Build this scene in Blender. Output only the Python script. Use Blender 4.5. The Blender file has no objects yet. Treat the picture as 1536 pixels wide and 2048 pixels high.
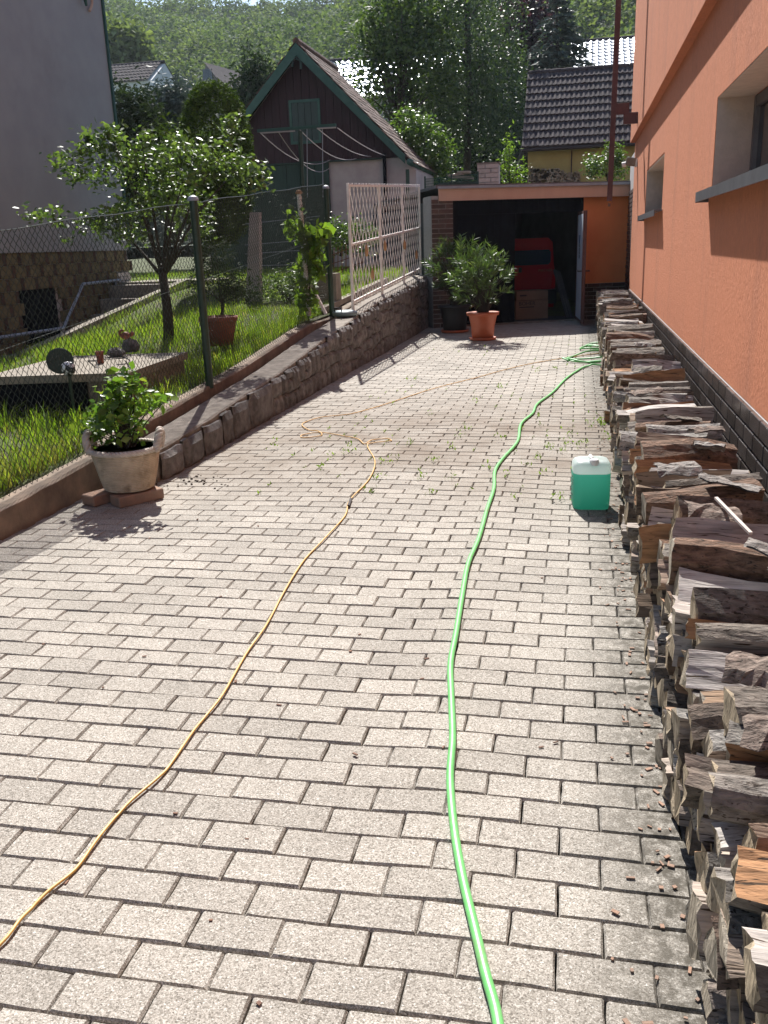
import bpy, math, random
import numpy as np
from mathutils import Vector, Matrix
random.seed(7); RNG = np.random.default_rng(11)
S = bpy.context.scene
COL = S.collection
# ------------------------------------------------------------------ camera
H = 1.45
def _basis():
    v1 = (390.0, -544.0); v3 = (212.0, 5976.0)
    f = math.sqrt(-(v1[0]*v3[0] + v1[1]*v3[1]))
    Y = Vector((v1[0], v1[1], f)).normalized(); Z = -Vector((v3[0], v3[1], f)).normalized()
    X = Y.cross(Z).normalized()
    return f, X, Y, Z
F, XC, YC, ZC = _basis()
cam_d = bpy.data.cameras.new('camera'); cam = bpy.data.objects.new('camera', cam_d); COL.objects.link(cam)
cam_d.sensor_fit = 'VERTICAL'; cam_d.sensor_height = 36.0; cam_d.lens = F/2048*36.0
cam_d.clip_start = 0.05; cam_d.clip_end = 2000
rot = Matrix(((XC.x, -XC.y, -XC.z), (YC.x, -YC.y, -YC.z), (ZC.x, -ZC.y, -ZC.z)))
cam.matrix_world = Matrix.Translation((0, 0, H)) @ rot.to_4x4()
S.camera = cam
# ------------------------------------------------------------------ light
TRAVEL = Vector((0.25, -0.90, -1.0)).normalized()
W = bpy.data.worlds.new('World'); S.world = W; W.use_nodes = True
wn = W.node_tree.nodes; wl = W.node_tree.links
sky = wn.new('ShaderNodeTexSky'); sky.sky_type = 'NISHITA'; sky.sun_disc = False
sky.sun_elevation = math.asin(-TRAVEL.z); sky.sun_rotation = math.atan2(-TRAVEL.x, -TRAVEL.y)
sky.altitude = 300; sky.dust_density = 0.8
bg = wn['Background']; bg.inputs['Strength'].default_value = 0.09
wl.new(sky.outputs[0], bg.inputs[0])
sd = bpy.data.lights.new('sun', 'SUN'); sd.energy = 5.0; sd.angle = math.radians(0.55); sd.color = (1, 0.965, 0.91)
so = bpy.data.objects.new('sun', sd); COL.objects.link(so)
so.rotation_euler = TRAVEL.to_track_quat('-Z', 'Y').to_euler(); so.location = (-4, 9, 22)
S.view_settings.view_transform = 'Standard'; S.view_settings.look = 'None'
S.view_settings.exposure = 1.0; S.view_settings.gamma = 1.0; S.view_settings.use_curve_mapping = False
S.render.resolution_x = 768; S.render.resolution_y = 1024
# ------------------------------------------------------------------ helpers: points from sight lines
def ray(px, py):
    d = Vector((px-768, py-1024, F))
    return Vector((XC.dot(d), YC.dot(d), ZC.dot(d)))
def at(px, py, Y=None, X=None, Z=None):
    r = ray(px, py); c = Vector((0, 0, H))
    t = (Y/r.y) if Y is not None else ((X/r.x) if X is not None else ((Z-H)/r.z))
    return c + r*t
def smooth(a, b, x):
    t = min(1, max(0, (x-a)/(b-a))); return t*t*(3-2*t)
# ------------------------------------------------------------------ helpers: meshes
class MB:
    def __init__(s): s.v = []; s.f = []; s.m = []
    def add(s, vs, fs, m=0):
        o = len(s.v); s.v += [tuple(p) for p in vs]; s.f += [tuple(i+o for i in q) for q in fs]; s.m += [m]*len(fs); return s
    def box(s, c, sz, rot=None, m=0, rz=0.0, bev=0.0):
        hx, hy, hz = sz[0]/2, sz[1]/2, sz[2]/2
        if bev > 0:
            b = min(bev, hx*.8, hy*.8, hz*.8); vs = []
            for a, e, g in ((hx-b, hy-b, hz), (hx-b, hy, hz-b), (hx, hy-b, hz-b)):
                for sx in (-1, 1):
                    for sy in (-1, 1):
                        for szz in (-1, 1): vs.append((a*sx, e*sy, g*szz))
            T = lambda k, sx, sy, z_: k*8 + (4 if sx > 0 else 0) + (2 if sy > 0 else 0) + (1 if z_ > 0 else 0)
            fs = []
            for z_ in (-1, 1): fs.append([T(0, -1, -1, z_), T(0, 1, -1, z_), T(0, 1, 1, z_), T(0, -1, 1, z_)])
            for y_ in (-1, 1): fs.append([T(1, -1, y_, -1), T(1, 1, y_, -1), T(1, 1, y_, 1), T(1, -1, y_, 1)])
            for x_ in (-1, 1): fs.append([T(2, x_, -1, -1), T(2, x_, 1, -1), T(2, x_, 1, 1), T(2, x_, -1, 1)])
            for y_ in (-1, 1):
                for z_ in (-1, 1): fs.append([T(0, -1, y_, z_), T(0, 1, y_, z_), T(1, 1, y_, z_), T(1, -1, y_, z_)])
            for x_ in (-1, 1):
                for z_ in (-1, 1): fs.append([T(0, x_, -1, z_), T(0, x_, 1, z_), T(2, x_, 1, z_), T(2, x_, -1, z_)])
                for y_ in (-1, 1): fs.append([T(1, x_, y_, -1), T(1, x_, y_, 1), T(2, x_, y_, 1), T(2, x_, y_, -1)])
                for y_ in (-1, 1):
                    for z_ in (-1, 1): fs.append([T(0, x_, y_, z_), T(1, x_, y_, z_), T(2, x_, y_, z_)])
            # orient outward
            out = []
            for q in fs:
                p = [Vector(vs[i]) for i in q]; n = (p[1]-p[0]).cross(p[2]-p[0]); cc = sum(p, Vector())/len(p)
                out.append(q if n.dot(cc) > 0 else q[::-1])
            fs = out
        else:
            vs = [(x, y, z) for x in (-hx, hx) for y in (-hy, hy) for z in (-hz, hz)]
            fs = [(0, 1, 3, 2), (4, 6, 7, 5), (0, 4, 5, 1), (2, 3, 7, 6), (0, 2, 6, 4), (1, 5, 7, 3)]
        R = rot if rot is not None else Matrix.Rotation(rz, 3, 'Z')
        c = Vector(c); s.add([c + R @ Vector(p) for p in vs], fs, m); return s
    def hexa(s, lo, hi, m=0):   # lo, hi: 4 points each (ccw from above)
        s.add(list(lo)+list(hi), [(3, 2, 1, 0), (4, 5, 6, 7), (0, 1, 5, 4), (1, 2, 6, 5), (2, 3, 7, 6), (3, 0, 4, 7)], m); return s
    def bar(s, a, b, w, h=None, m=0):
        a = Vector(a); b = Vector(b); h = h or w; d = b-a; L = d.length
        if L < 1e-6: return s
        R = d.to_track_quat('X', 'Z').to_matrix(); s.box((a+b)/2, (L, w, h), R, m); return s
    def tube(s, pts, r, n=6, m=0, cap=True, flat=1.0):
        pts = [Vector(p) for p in pts]; k = len(pts); rs = r if isinstance(r, (list, tuple)) else [r]*k
        o = []; prev = None
        for i, p in enumerate(pts):
            d = (pts[min(i+1, k-1)] - pts[max(i-1, 0)])
            if d.length < 1e-7: d = Vector((0, 0, 1))
            d.normalize()
            if prev is None:
                u = d.cross(Vector((0, 0, 1)))
                if u.length < 0.1: u = d.cross(Vector((1, 0, 0)))
            else: u = prev - d*prev.dot(d)
            u.normalize(); prev = u; w = d.cross(u)
            for j in range(n):
                a = 2*math.pi*j/n; o.append(p + u*(math.cos(a)*rs[i]) + w*(math.sin(a)*rs[i]*flat))
        fs = [(i*n+j, i*n+(j+1) % n, (i+1)*n+(j+1) % n, (i+1)*n+j) for i in range(k-1) for j in range(n)]
        if cap: fs += [tuple(range(n))[::-1], tuple((k-1)*n+j for j in range(n))]
        s.add(o, fs, m); return s
    def lathe(s, prof, c=(0, 0, 0), n=24, m=0, sx=1.0, sy=1.0, rz=0.0):
        c = Vector(c); vs = []
        for (r, z) in prof:
            for j in range(n):
                a = 2*math.pi*j/n + rz; vs.append(c + Vector((r*math.cos(a)*sx, r*math.sin(a)*sy, z)))
        k = len(prof); fs = [(i*n+j, i*n+(j+1) % n, (i+1)*n+(j+1) % n, (i+1)*n+j) for i in range(k-1) for j in range(n)]
        if prof[0][0] > 1e-4: fs.append(tuple(range(n))[::-1])
        if prof[-1][0] > 1e-4: fs.append(tuple((k-1)*n+j for j in range(n)))
        s.add(vs, fs, m); return s
    def prism(s, poly, h0, h1, axis='Y', m=0):   # poly in the other two axes
        n = len(poly)
        def mk(p, h): return {'Y': (p[0], h, p[1]), 'X': (h, p[0], p[1]), 'Z': (p[0], p[1], h)}[axis]
        vs = [mk(p, h0) for p in poly] + [mk(p, h1) for p in poly]
        fs = [tuple(range(n)), tuple(range(2*n-1, n-1, -1))] + [(i, i+n, (i+1) % n + n, (i+1) % n) for i in range(n)]
        s.add(vs, fs, m); return s
    def mesh(s, name, mats, smooth=False):
        me = bpy.data.meshes.new(name); me.from_pydata(s.v, [], s.f)
        for mt in (mats if isinstance(mats, (list, tuple)) else [mats]): me.materials.append(mt)
        if any(s.m): me.polygons.foreach_set('material_index', s.m)
        if smooth: me.polygons.foreach_set('use_smooth', [True]*len(s.f))
        me.validate(); me.update(); return me
    def build(s, name, mats, parent=None, smooth=False):
        return link(name, s.mesh(name, mats, smooth), parent)
def link(name, me, parent=None, loc=None, rz=None):
    o = bpy.data.objects.new(name, me); COL.objects.link(o)
    if parent is not None: o.parent = parent
    if loc is not None: o.location = loc
    if rz is not None: o.rotation_euler = (0, 0, rz)
    return o
def tag(o, label, cat, group=None):
    o['label'] = label; o['category'] = cat
    if group: o['group'] = group
    return o
def thing(name, label, cat, group=None, loc=(0, 0, 0)):
    o = bpy.data.objects.new(name, None); o.empty_display_size = 0.1; COL.objects.link(o); o.location = loc
    return tag(o, label, cat, group)
def kind(o, k): o['kind'] = k; return o
def fastmesh(name, V, Fq, mats, smooth=False, mi=None):   # V (n,3), Fq (k,4 or 3) numpy
    me = bpy.data.meshes.new(name); k = Fq.shape[1]
    me.vertices.add(len(V)); me.vertices.foreach_set('co', V.astype(np.float32).ravel())
    me.loops.add(Fq.size); me.loops.foreach_set('vertex_index', Fq.astype(np.int32).ravel())
    me.polygons.add(len(Fq)); me.polygons.foreach_set('loop_start', (np.arange(len(Fq))*k).astype(np.int32))
    for mt in (mats if isinstance(mats, (list, tuple)) else [mats]): me.materials.append(mt)
    if mi is not None: me.polygons.foreach_set('material_index', mi.astype(np.int32))
    me.update(calc_edges=True); me.validate(); return me
def leafmesh(name, P, size, mat, asp=0.55, up=0.3, dirs=None, dirw=0.0, fold=0.25, jit=0.35, droop=0.0, mi=None):
    """one folded rhombus leaf (two triangles sharing the midrib) per point"""
    P = np.asarray(P, float); n = len(P)
    d = RNG.normal(size=(n, 3)); d[:, 2] = d[:, 2]*0.6 - droop
    if dirs is not None: d = d*(1-dirw) + np.asarray(dirs)*dirw*1.6
    d /= np.linalg.norm(d, axis=1)[:, None]+1e-9
    nn = RNG.normal(size=(n, 3)); nn[:, 2] += up*3
    nn -= d*(nn*d).sum(1)[:, None]; nn /= np.linalg.norm(nn, axis=1)[:, None]+1e-9
    sd_ = np.cross(d, nn)
    L = (size*(1+jit*RNG.uniform(-1, 1, n)))[:, None]; w = L*asp*0.5
    a = P - d*L*0.5; b = P + d*L*0.5; c1 = P + sd_*w + nn*L*fold*0.3 - d*L*0.08; c2 = P - sd_*w + nn*L*fold*0.3 - d*L*0.08
    V = np.stack([a, c1, b, c2], 1).reshape(-1, 3)
    i = np.arange(n)*4
    Ft = np.stack([np.stack([i, i+1, i+2], 1), np.stack([i, i+2, i+3], 1)], 1).reshape(-1, 3)
    return fastmesh(name, V, Ft, mat, mi=None if mi is None else np.repeat(mi, 2))
# ------------------------------------------------------------------ materials
def NT(name):
    m = bpy.data.materials.new(name); m.use_nodes = True; t = m.node_tree
    return m, t, t.nodes, t.links, t.nodes['Principled BSDF']
def ramp(n, l, src, stops):
    r = n.new('ShaderNodeValToRGB'); e = r.color_ramp.elements
    while len(e) < len(stops): e.new(0.5)
    for i, (p, c) in enumerate(stops): e[i].position = p; e[i].color = (*c, 1)
    l.new(src, r.inputs[0]); return r.outputs[0]
def noise(n, l, co, scale, detail=4, rough=0.6, dist=0.0):
    t = n.new('ShaderNodeTexNoise'); t.inputs['Scale'].default_value = scale; t.inputs['Detail'].default_value = detail
    t.inputs['Roughness'].default_value = rough; t.inputs['Distortion'].default_value = dist; l.new(co, t.inputs['Vector']); return t.outputs['Fac']
def mixc(n, l, fac, a, b, mode='MIX'):
    x = n.new('ShaderNodeMix'); x.data_type = 'RGBA'; x.blend_type = mode
    for s_, v in ((x.inputs['Factor'], fac), (x.inputs['A'], a), (x.inputs['B'], b)):
        if isinstance(v, (int, float)): s_.default_value = v
        elif isinstance(v, tuple): s_.default_value = (*v, 1)
        else: l.new(v, s_)
    return x.outputs['Result']
def maprange(n, l, v, a, b, c=0.0, d=1.0):
    x = n.new('ShaderNodeMapRange'); x.inputs['From Min'].default_value = a; x.inputs['From Max'].default_value = b
    x.inputs['To Min'].default_value = c; x.inputs['To Max'].default_value = d; l.new(v, x.inputs['Value']); return x.outputs[0]
def coord(n, l, mode='pos', scale=(1, 1, 1)):
    if mode == 'pos': g = n.new('ShaderNodeNewGeometry'); o = g.outputs['Position']
    else: g = n.new('ShaderNodeTexCoord'); o = g.outputs['Object']
    mp = n.new('ShaderNodeMapping'); mp.inputs['Scale'].default_value = scale; l.new(o, mp.inputs['Vector']); return mp.outputs[0]
def bump(n, l, b, h, strength, dist):
    x = n.new('ShaderNodeBump'); x.inputs['Strength'].default_value = strength; x.inputs['Distance'].default_value = dist
    l.new(h, x.inputs['Height']); l.new(x.outputs[0], b.inputs['Normal'])
def mat(name, c1, c2=None, scale=8, rough=0.8, bmp=0.0, bscale=None, bdist=0.01, stretch=(1, 1, 1), mode='pos', detail=5, var=0.0, metal=0.0, spec=0.5, lo=0.35, hi=0.65, dirt=None):
    m, t, n, l, b = NT(name)
    b.inputs['Roughness'].default_value = rough; b.inputs['Metallic'].default_value = metal; b.inputs['Specular IOR Level'].default_value = spec
    co = coord(n, l, mode, stretch)
    c2 = c2 or tuple(x*0.8 for x in c1)
    out = ramp(n, l, noise(n, l, co, scale, detail), [(lo, c2), (hi, c1)])
    if dirt:
        dn = maprange(n, l, noise(n, l, co, dirt[1], 5, 0.7), dirt[2], dirt[3]); out = mixc(n, l, dn, out, dirt[0])
    if var > 0:
        oi = n.new('ShaderNodeObjectInfo'); g = n.new('ShaderNodeNewGeometry')
        ad = n.new('ShaderNodeMath'); ad.operation = 'ADD'; l.new(oi.outputs['Random'], ad.inputs[0]); l.new(g.outputs['Random Per Island'], ad.inputs[1])
        fr = n.new('ShaderNodeMath'); fr.operation = 'FRACT'; l.new(ad.outputs[0], fr.inputs[0])
        v = maprange(n, l, fr.outputs[0], 0, 1, 1-var, 1+var)
        hs = n.new('ShaderNodeHueSaturation'); l.new(v, hs.inputs['Value']); l.new(out, hs.inputs['Color']); out = hs.outputs[0]
    l.new(out, b.inputs['Base Color'])
    if bmp > 0: bump(n, l, b, noise(n, l, co, bscale or scale*4, 4, 0.65), bmp, bdist)
    return m
def leafmat(name, c1, c2, trans=0.45, rough=0.45, tint=(1.25, 1.35, 0.5), spec=0.5, tip=None):
    m, t, n, l, b = NT(name)
    g = n.new('ShaderNodeNewGeometry')
    col = ramp(n, l, g.outputs['Random Per Island'], [(0.0, c2), (1.0, c1)] if tip is None else [(0.0, c2), (0.85, c1), (1.0, tip)])
    l.new(col, b.inputs['Base Color']); b.inputs['Roughness'].default_value = rough; b.inputs['Specular IOR Level'].default_value = spec
    tr = n.new('ShaderNodeBsdfTranslucent'); l.new(mixc(n, l, 1.0, col, tint, 'MULTIPLY'), tr.inputs['Color'])
    mx = n.new('ShaderNodeMixShader'); mx.inputs[0].default_value = trans
    l.new(b.outputs[0], mx.inputs[1]); l.new(tr.outputs[0], mx.inputs[2]); l.new(mx.outputs[0], n['Material Output'].inputs[0]); return m

def paver_mat():
    m, t, n, l, b = NT('exposed_aggregate'); b.inputs['Roughness'].default_value = 0.9; b.inputs['Specular IOR Level'].default_value = 0.3
    co = coord(n, l); g = n.new('ShaderNodeNewGeometry'); sp = n.new('ShaderNodeSeparateXYZ'); l.new(g.outputs['Position'], sp.inputs[0])
    vo = n.new('ShaderNodeTexVoronoi'); vo.inputs['Scale'].default_value = 270; l.new(co, vo.inputs['Vector'])
    vs = n.new('ShaderNodeSeparateColor'); l.new(vo.outputs['Color'], vs.inputs[0])
    grit = ramp(n, l, vs.outputs[0], [(0.0, (0.12, 0.105, 0.09)), (0.22, (0.32, 0.292, 0.256)), (0.62, (0.455, 0.42, 0.375)), (0.93, (0.55, 0.515, 0.465)), (1.0, (0.72, 0.69, 0.64))])
    grit = mixc(n, l, maprange(n, l, noise(n, l, co, 320, 3, 0.75), 0.36, 0.58), (0.21, 0.19, 0.16), grit)
    big = maprange(n, l, noise(n, l, co, 2.2, 4, 0.6), 0.3, 0.75, 0.86, 1.10)
    oi = n.new('ShaderNodeObjectInfo'); ad = n.new('ShaderNodeMath'); ad.operation = 'ADD'
    l.new(oi.outputs['Random'], ad.inputs[0]); l.new(g.outputs['Random Per Island'], ad.inputs[1])
    fr = n.new('ShaderNodeMath'); fr.operation = 'FRACT'; l.new(ad.outputs[0], fr.inputs[0])
    v = maprange(n, l, fr.outputs[0], 0, 1, 0.88, 1.07); mu = n.new('ShaderNodeMath'); mu.operation = 'MULTIPLY'; l.new(big, mu.inputs[0]); l.new(v, mu.inputs[1])
    hs = n.new('ShaderNodeHueSaturation'); l.new(mu.outputs[0], hs.inputs['Value']); l.new(grit, hs.inputs['Color'])
    # dirt band beside the wood pile and a damp, mossy middle patch
    d1 = maprange(n, l, sp.outputs['X'], 0.02, 0.24, 0.0, 1.0)
    d1n = n.new('ShaderNodeMath'); d1n.operation = 'MULTIPLY'; l.new(d1, d1n.inputs[0]); l.new(maprange(n, l, noise(n, l, co, 22, 8, 0.8), 0.36, 0.56), d1n.inputs[1])
    c = mixc(n, l, d1n.outputs[0], hs.outputs[0], (0.085, 0.075, 0.06))
    y1 = maprange(n, l, sp.outputs['Y'], 4.6, 6.0); y2 = maprange(n, l, sp.outputs['Y'], 9.5, 7.2)
    p1 = n.new('ShaderNodeMath'); p1.operation = 'MULTIPLY'; l.new(y1, p1.inputs[0]); l.new(y2, p1.inputs[1])
    p2 = n.new('ShaderNodeMath'); p2.operation = 'MULTIPLY'; l.new(p1.outputs[0], p2.inputs[0]); l.new(maprange(n, l, noise(n, l, co, 1.3, 6, 0.7), 0.30, 0.62, 0.0, 0.9), p2.inputs[1])
    c = mixc(n, l, p2.outputs[0], c, (0.17, 0.135, 0.105))
    l.new(c, b.inputs['Base Color']); bump(n, l, b, noise(n, l, co, 260, 3, 0.7), 0.55, 0.004); return m

def wood_mats():
    out = []
    # split side face
    for nm, stops in (('split_wood', [(0.0, (0.13, 0.085, 0.055)), (0.18, (0.24, 0.17, 0.12)), (0.42, (0.38, 0.35, 0.325)), (0.6, (0.37, 0.20, 0.10)), (0.8, (0.45, 0.42, 0.395)), (1.0, (0.33, 0.205, 0.115))]),
                      ('end_grain', [(0.0, (0.30, 0.235, 0.16)), (0.5, (0.38, 0.31, 0.22)), (1.0, (0.33, 0.29, 0.235))]),
                      ('bark', [(0.0, (0.13, 0.10, 0.08)), (0.5, (0.20, 0.175, 0.15)), (0.8, (0.30, 0.28, 0.26)), (1.0, (0.17, 0.09, 0.05))])):
        m, t, n, l, b = NT(nm); b.inputs['Roughness'].default_value = 0.85; b.inputs['Specular IOR Level'].default_value = 0.25
        oi = n.new('ShaderNodeObjectInfo'); g = n.new('ShaderNodeNewGeometry'); ad = n.new('ShaderNodeMath'); ad.operation = 'MULTIPLY_ADD'
        sc_ = n.new('ShaderNodeSeparateColor'); l.new(oi.outputs['Color'], sc_.inputs[0])
        l.new(g.outputs['Random Per Island'], ad.inputs[0]); l.new(sc_.outputs[1], ad.inputs[1]); l.new(sc_.outputs[0], ad.inputs[2])
        fr = n.new('ShaderNodeMath'); fr.operation = 'FRACT'; l.new(ad.outputs[0], fr.inputs[0])
        base = ramp(n, l, fr.outputs[0], stops)
        st = {'split_wood': (2.2, 38, 38), 'end_grain': (60, 60, 9), 'bark': (14, 34, 34)}[nm]
        co = coord(n, l, 'pos', st); ns = noise(n, l, co, 1.6, 6, 0.65, 0.4)
        k = maprange(n, l, ns, 0.3, 0.7, 0.45 if nm != 'bark' else 0.28, 1.3 if nm != 'bark' else 1.45)
        hs = n.new('ShaderNodeHueSaturation'); l.new(k, hs.inputs['Value']); l.new(base, hs.inputs['Color'])
        c = hs.outputs[0]
        cr = maprange(n, l, noise(n, l, coord(n, l, 'pos', tuple(q*2.2 for q in st)), 1.3, 3, 0.5, 0.8), 0.60, 0.66)
        c = mixc(n, l, cr, c, tuple(0.35*q for q in stops[0][1]))
        l.new(c, b.inputs['Base Color']); bump(n, l, b, ns, 1.0 if nm == 'bark' else 0.8, 0.02 if nm == 'bark' else 0.008)
        out.append(m)
    return out

def stucco(name, c1, c2, dark):
    m, t, n, l, b = NT(name); b.inputs['Roughness'].default_value = 0.9; b.inputs['Specular IOR Level'].default_value = 0.2
    co = coord(n, l); cv = coord(n, l, 'pos', (1, 1, 0.3)); cl = coord(n, l, 'pos', (1, 1, 0.12))
    a = ramp(n, l, noise(n, l, cv, 60, 5, 0.7), [(0.3, c2), (0.6, c1)])
    st = maprange(n, l, noise(n, l, cl, 3.0, 5, 0.65), 0.5, 0.8, 0.0, 0.45)
    a = mixc(n, l, st, a, dark)
    l.new(a, b.inputs['Base Color'])
    vo = n.new('ShaderNodeTexVoronoi'); vo.inputs['Scale'].default_value = 110; l.new(cv, vo.inputs['Vector'])
    ad = n.new('ShaderNodeMath'); ad.operation = 'ADD'; l.new(noise(n, l, cv, 130, 5, 0.75), ad.inputs[0]); l.new(maprange(n, l, vo.outputs['Distance'], 0, 0.8, 0, 0.5), ad.inputs[1])
    bump(n, l, b, ad.outputs[0], 0.9, 0.008); return m

M = {}
M['paver'] = paver_mat()
M['split'], M['end'], M['bark'] = wood_mats()
M['orange'] = stucco('orange_scraped_plaster', (0.64, 0.25, 0.135), (0.50, 0.18, 0.095), (0.32, 0.14, 0.095))
M['orange2'] = mat('orange_smooth_plaster', (0.80, 0.27, 0.095), (0.74, 0.235, 0.08), 4, 0.9, 0.15, 120, 0.003)
M['salmon'] = mat('salmon_fascia_paint', (0.58, 0.38, 0.29), (0.52, 0.33, 0.25), 3, 0.85, 0.1, 80, 0.002, stretch=(1, 1, 0.3))
M['reveal'] = mat('pale_reveal_plaster', (0.52, 0.45, 0.39), (0.44, 0.38, 0.33), 14, 0.9, 0.5, 70, 0.006)
M['tile'] = mat('glazed_black_brown_tile', (0.10, 0.085, 0.08), (0.045, 0.038, 0.036), 30, 0.24, 0.25, 90, 0.003, var=0.35, spec=0.6, stretch=(1, 1, 0.5))
M['mortar'] = mat('grey_mortar', (0.40, 0.38, 0.37), (0.30, 0.28, 0.27), 30, 0.95, 0.3, 120, 0.003)
M['brick_dark'] = mat('dark_brown_clinker', (0.085, 0.05, 0.042), (0.045, 0.03, 0.028), 18, 0.55, 0.3, 90, 0.003, var=0.4)
M['grey_stucco'] = mat('grey_render', (0.34, 0.335, 0.335), (0.305, 0.30, 0.305), 2.2, 0.95, 0.5, 90, 0.006, dirt=((0.27, 0.26, 0.26), 0.8, 0.55, 0.8))
M['concrete'] = mat('weathered_concrete', (0.27, 0.235, 0.20), (0.15, 0.125, 0.105), 14, 0.95, 0.6, 60, 0.008, dirt=((0.12, 0.10, 0.08), 2.5, 0.52, 0.72))
M['concrete_red'] = mat('reddish_concrete', (0.27, 0.205, 0.155), (0.15, 0.115, 0.09), 5, 0.95, 0.6, 45, 0.008, dirt=((0.09, 0.08, 0.055), 1.8, 0.5, 0.7))
M['slab'] = mat('pale_slab', (0.29, 0.255, 0.21), (0.18, 0.155, 0.125), 5, 0.95, 0.5, 60, 0.006, dirt=((0.15, 0.13, 0.10), 2, 0.55, 0.75))
M['stone'] = mat('rough_granite_block', (0.21, 0.192, 0.182), (0.09, 0.08, 0.076), 14, 0.95, 0.9, 70, 0.012, var=0.25)
M['soil'] = mat('soil', (0.07, 0.048, 0.033), (0.03, 0.02, 0.014), 30, 1.0, 0.8, 60, 0.02)
M['sand'] = mat('joint_sand', (0.06, 0.05, 0.042), (0.028, 0.023, 0.02), 40, 1.0, 0.5, 90, 0.004)
M['lawn'] = mat('lawn_ground', (0.075, 0.10, 0.025), (0.05, 0.045, 0.022), 5, 1.0, 0.8, 30, 0.03)
M['asphalt'] = mat('dark_path', (0.07, 0.07, 0.075), (0.04, 0.04, 0.045), 9, 0.95, 0.4, 90, 0.004)
M['hillground'] = mat('forest_floor', (0.035, 0.05, 0.018), (0.02, 0.03, 0.012), 0.2, 1.0)
M['green_metal'] = mat('dark_green_paint', (0.018, 0.05, 0.034), (0.012, 0.034, 0.024), 20, 0.45, 0.1, 80, 0.002)
M['wire'] = mat('fence_wire', (0.06, 0.075, 0.06), (0.03, 0.045, 0.035), 30, 0.4, metal=0.2)
M['white_metal'] = mat('chalky_white_paint', (0.85, 0.81, 0.78), (0.72, 0.66, 0.63), 12, 0.6, 0.2, 80, 0.002, dirt=((0.30, 0.18, 0.11), 7, 0.66, 0.78))
M['zinc'] = mat('dark_zinc_sheet', (0.14, 0.145, 0.16), (0.10, 0.10, 0.115), 8, 0.42, 0.08, 60, 0.001, metal=0.35)
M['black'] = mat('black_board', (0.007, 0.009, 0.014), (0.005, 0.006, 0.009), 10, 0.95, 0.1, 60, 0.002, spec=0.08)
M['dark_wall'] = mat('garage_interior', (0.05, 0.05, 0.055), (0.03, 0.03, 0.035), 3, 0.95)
M['maroon'] = mat('maroon_steel', (0.10, 0.028, 0.026), (0.07, 0.02, 0.02), 14, 0.5, 0.15, 90, 0.002, dirt=((0.16, 0.06, 0.035), 9, 0.6, 0.75))
M['maroon_wood'] = mat('maroon_boards', (0.030, 0.011, 0.017), (0.018, 0.007, 0.011), 6, 0.8, 0.4, 30, 0.004, stretch=(4, 4, 0.4))
M['green_wood'] = mat('green_boards', (0.016, 0.045, 0.034), (0.010, 0.03, 0.024), 6, 0.75, 0.3, 30, 0.004, stretch=(4, 4, 0.4))
M['green_trim'] = mat('green_bargeboard', (0.035, 0.10, 0.08), (0.024, 0.075, 0.062), 6, 0.7, 0.2, 30, 0.003)
M['green_grey'] = mat('grey_green_boards', (0.042, 0.07, 0.068), (0.03, 0.052, 0.05), 6, 0.8, 0.3, 30, 0.004, stretch=(4, 4, 0.4))
M['shed_white'] = mat('shed_lime_render', (0.42, 0.38, 0.37), (0.35, 0.31, 0.31), 3, 0.95, 0.4, 40, 0.006)
M['clay_tile'] = mat('old_clay_tile', (0.15, 0.085, 0.065), (0.07, 0.045, 0.035), 12, 0.9, 0.4, 60, 0.006, var=0.4)
M['dark_tile'] = mat('brown_concrete_tile', (0.075, 0.06, 0.064), (0.045, 0.037, 0.04), 8, 0.95, 0.2, 60, 0.003, var=0.15, spec=0.2)
M['shiny_tile'] = mat('glossy_grey_tile', (0.6, 0.62, 0.66), (0.5, 0.52, 0.55), 8, 0.42, var=0.15, spec=1.0, metal=0.9)
M['yellow'] = mat('olive_yellow_render', (0.36, 0.31, 0.12), (0.31, 0.265, 0.10), 3, 0.9)
M['white_wall'] = mat('white_gable', (0.7, 0.7, 0.68), (0.62, 0.62, 0.6), 3, 0.9)
M['grey_wood'] = mat('grey_gable_boards', (0.24, 0.22, 0.21), (0.17, 0.155, 0.15), 5, 0.9, stretch=(4, 4, .4))
M['white_brick'] = mat('pale_limestone_brick', (0.50, 0.45, 0.41), (0.42, 0.37, 0.34), 20, 0.9, 0.3, 90, 0.003, var=0.15)
M['terracotta'] = mat('terracotta_plastic', (0.46, 0.115, 0.05), (0.40, 0.095, 0.04), 9, 0.45)
M['terra_dark'] = mat('dusty_terracotta', (0.24, 0.075, 0.045), (0.17, 0.05, 0.03), 9, 0.7)
M['blackpot'] = mat('black_plastic', (0.02, 0.022, 0.025), (0.014, 0.015, 0.018), 9, 0.5)
M['wicker'] = mat('cast_wicker_stone', (0.62, 0.53, 0.41), (0.42, 0.345, 0.25), 14, 0.9, 0.5, 60, 0.006, dirt=((0.24, 0.19, 0.13), 9, 0.52, 0.72))
M['rope'] = mat('pale_cast_rope', (0.58, 0.52, 0.47), (0.40, 0.35, 0.31), 20, 0.85, 0.4, 60, 0.004)
M['red_brick'] = mat('worn_red_brick', (0.33, 0.20, 0.14), (0.22, 0.155, 0.12), 9, 0.95, 0.6, 60, 0.006)
M['hose'] = mat('green_hose', (0.17, 0.52, 0.17), (0.13, 0.43, 0.13), 18, 0.4, 0.1, 60, 0.002, dirt=((0.16, 0.26, 0.10), 9, 0.55, 0.75))
M['cable'] = mat('orange_cable', (0.66, 0.40, 0.13), (0.58, 0.33, 0.09), 25, 0.45)
M['bark_trunk'] = mat('tree_bark', (0.06, 0.048, 0.038), (0.03, 0.024, 0.02), 12, 0.95, 0.9, 40, 0.02, stretch=(1, 1, 0.3))
M['dark_stain'] = mat('dark_stain', (0.07, 0.05, 0.04), None, 10, 0.7)
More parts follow.
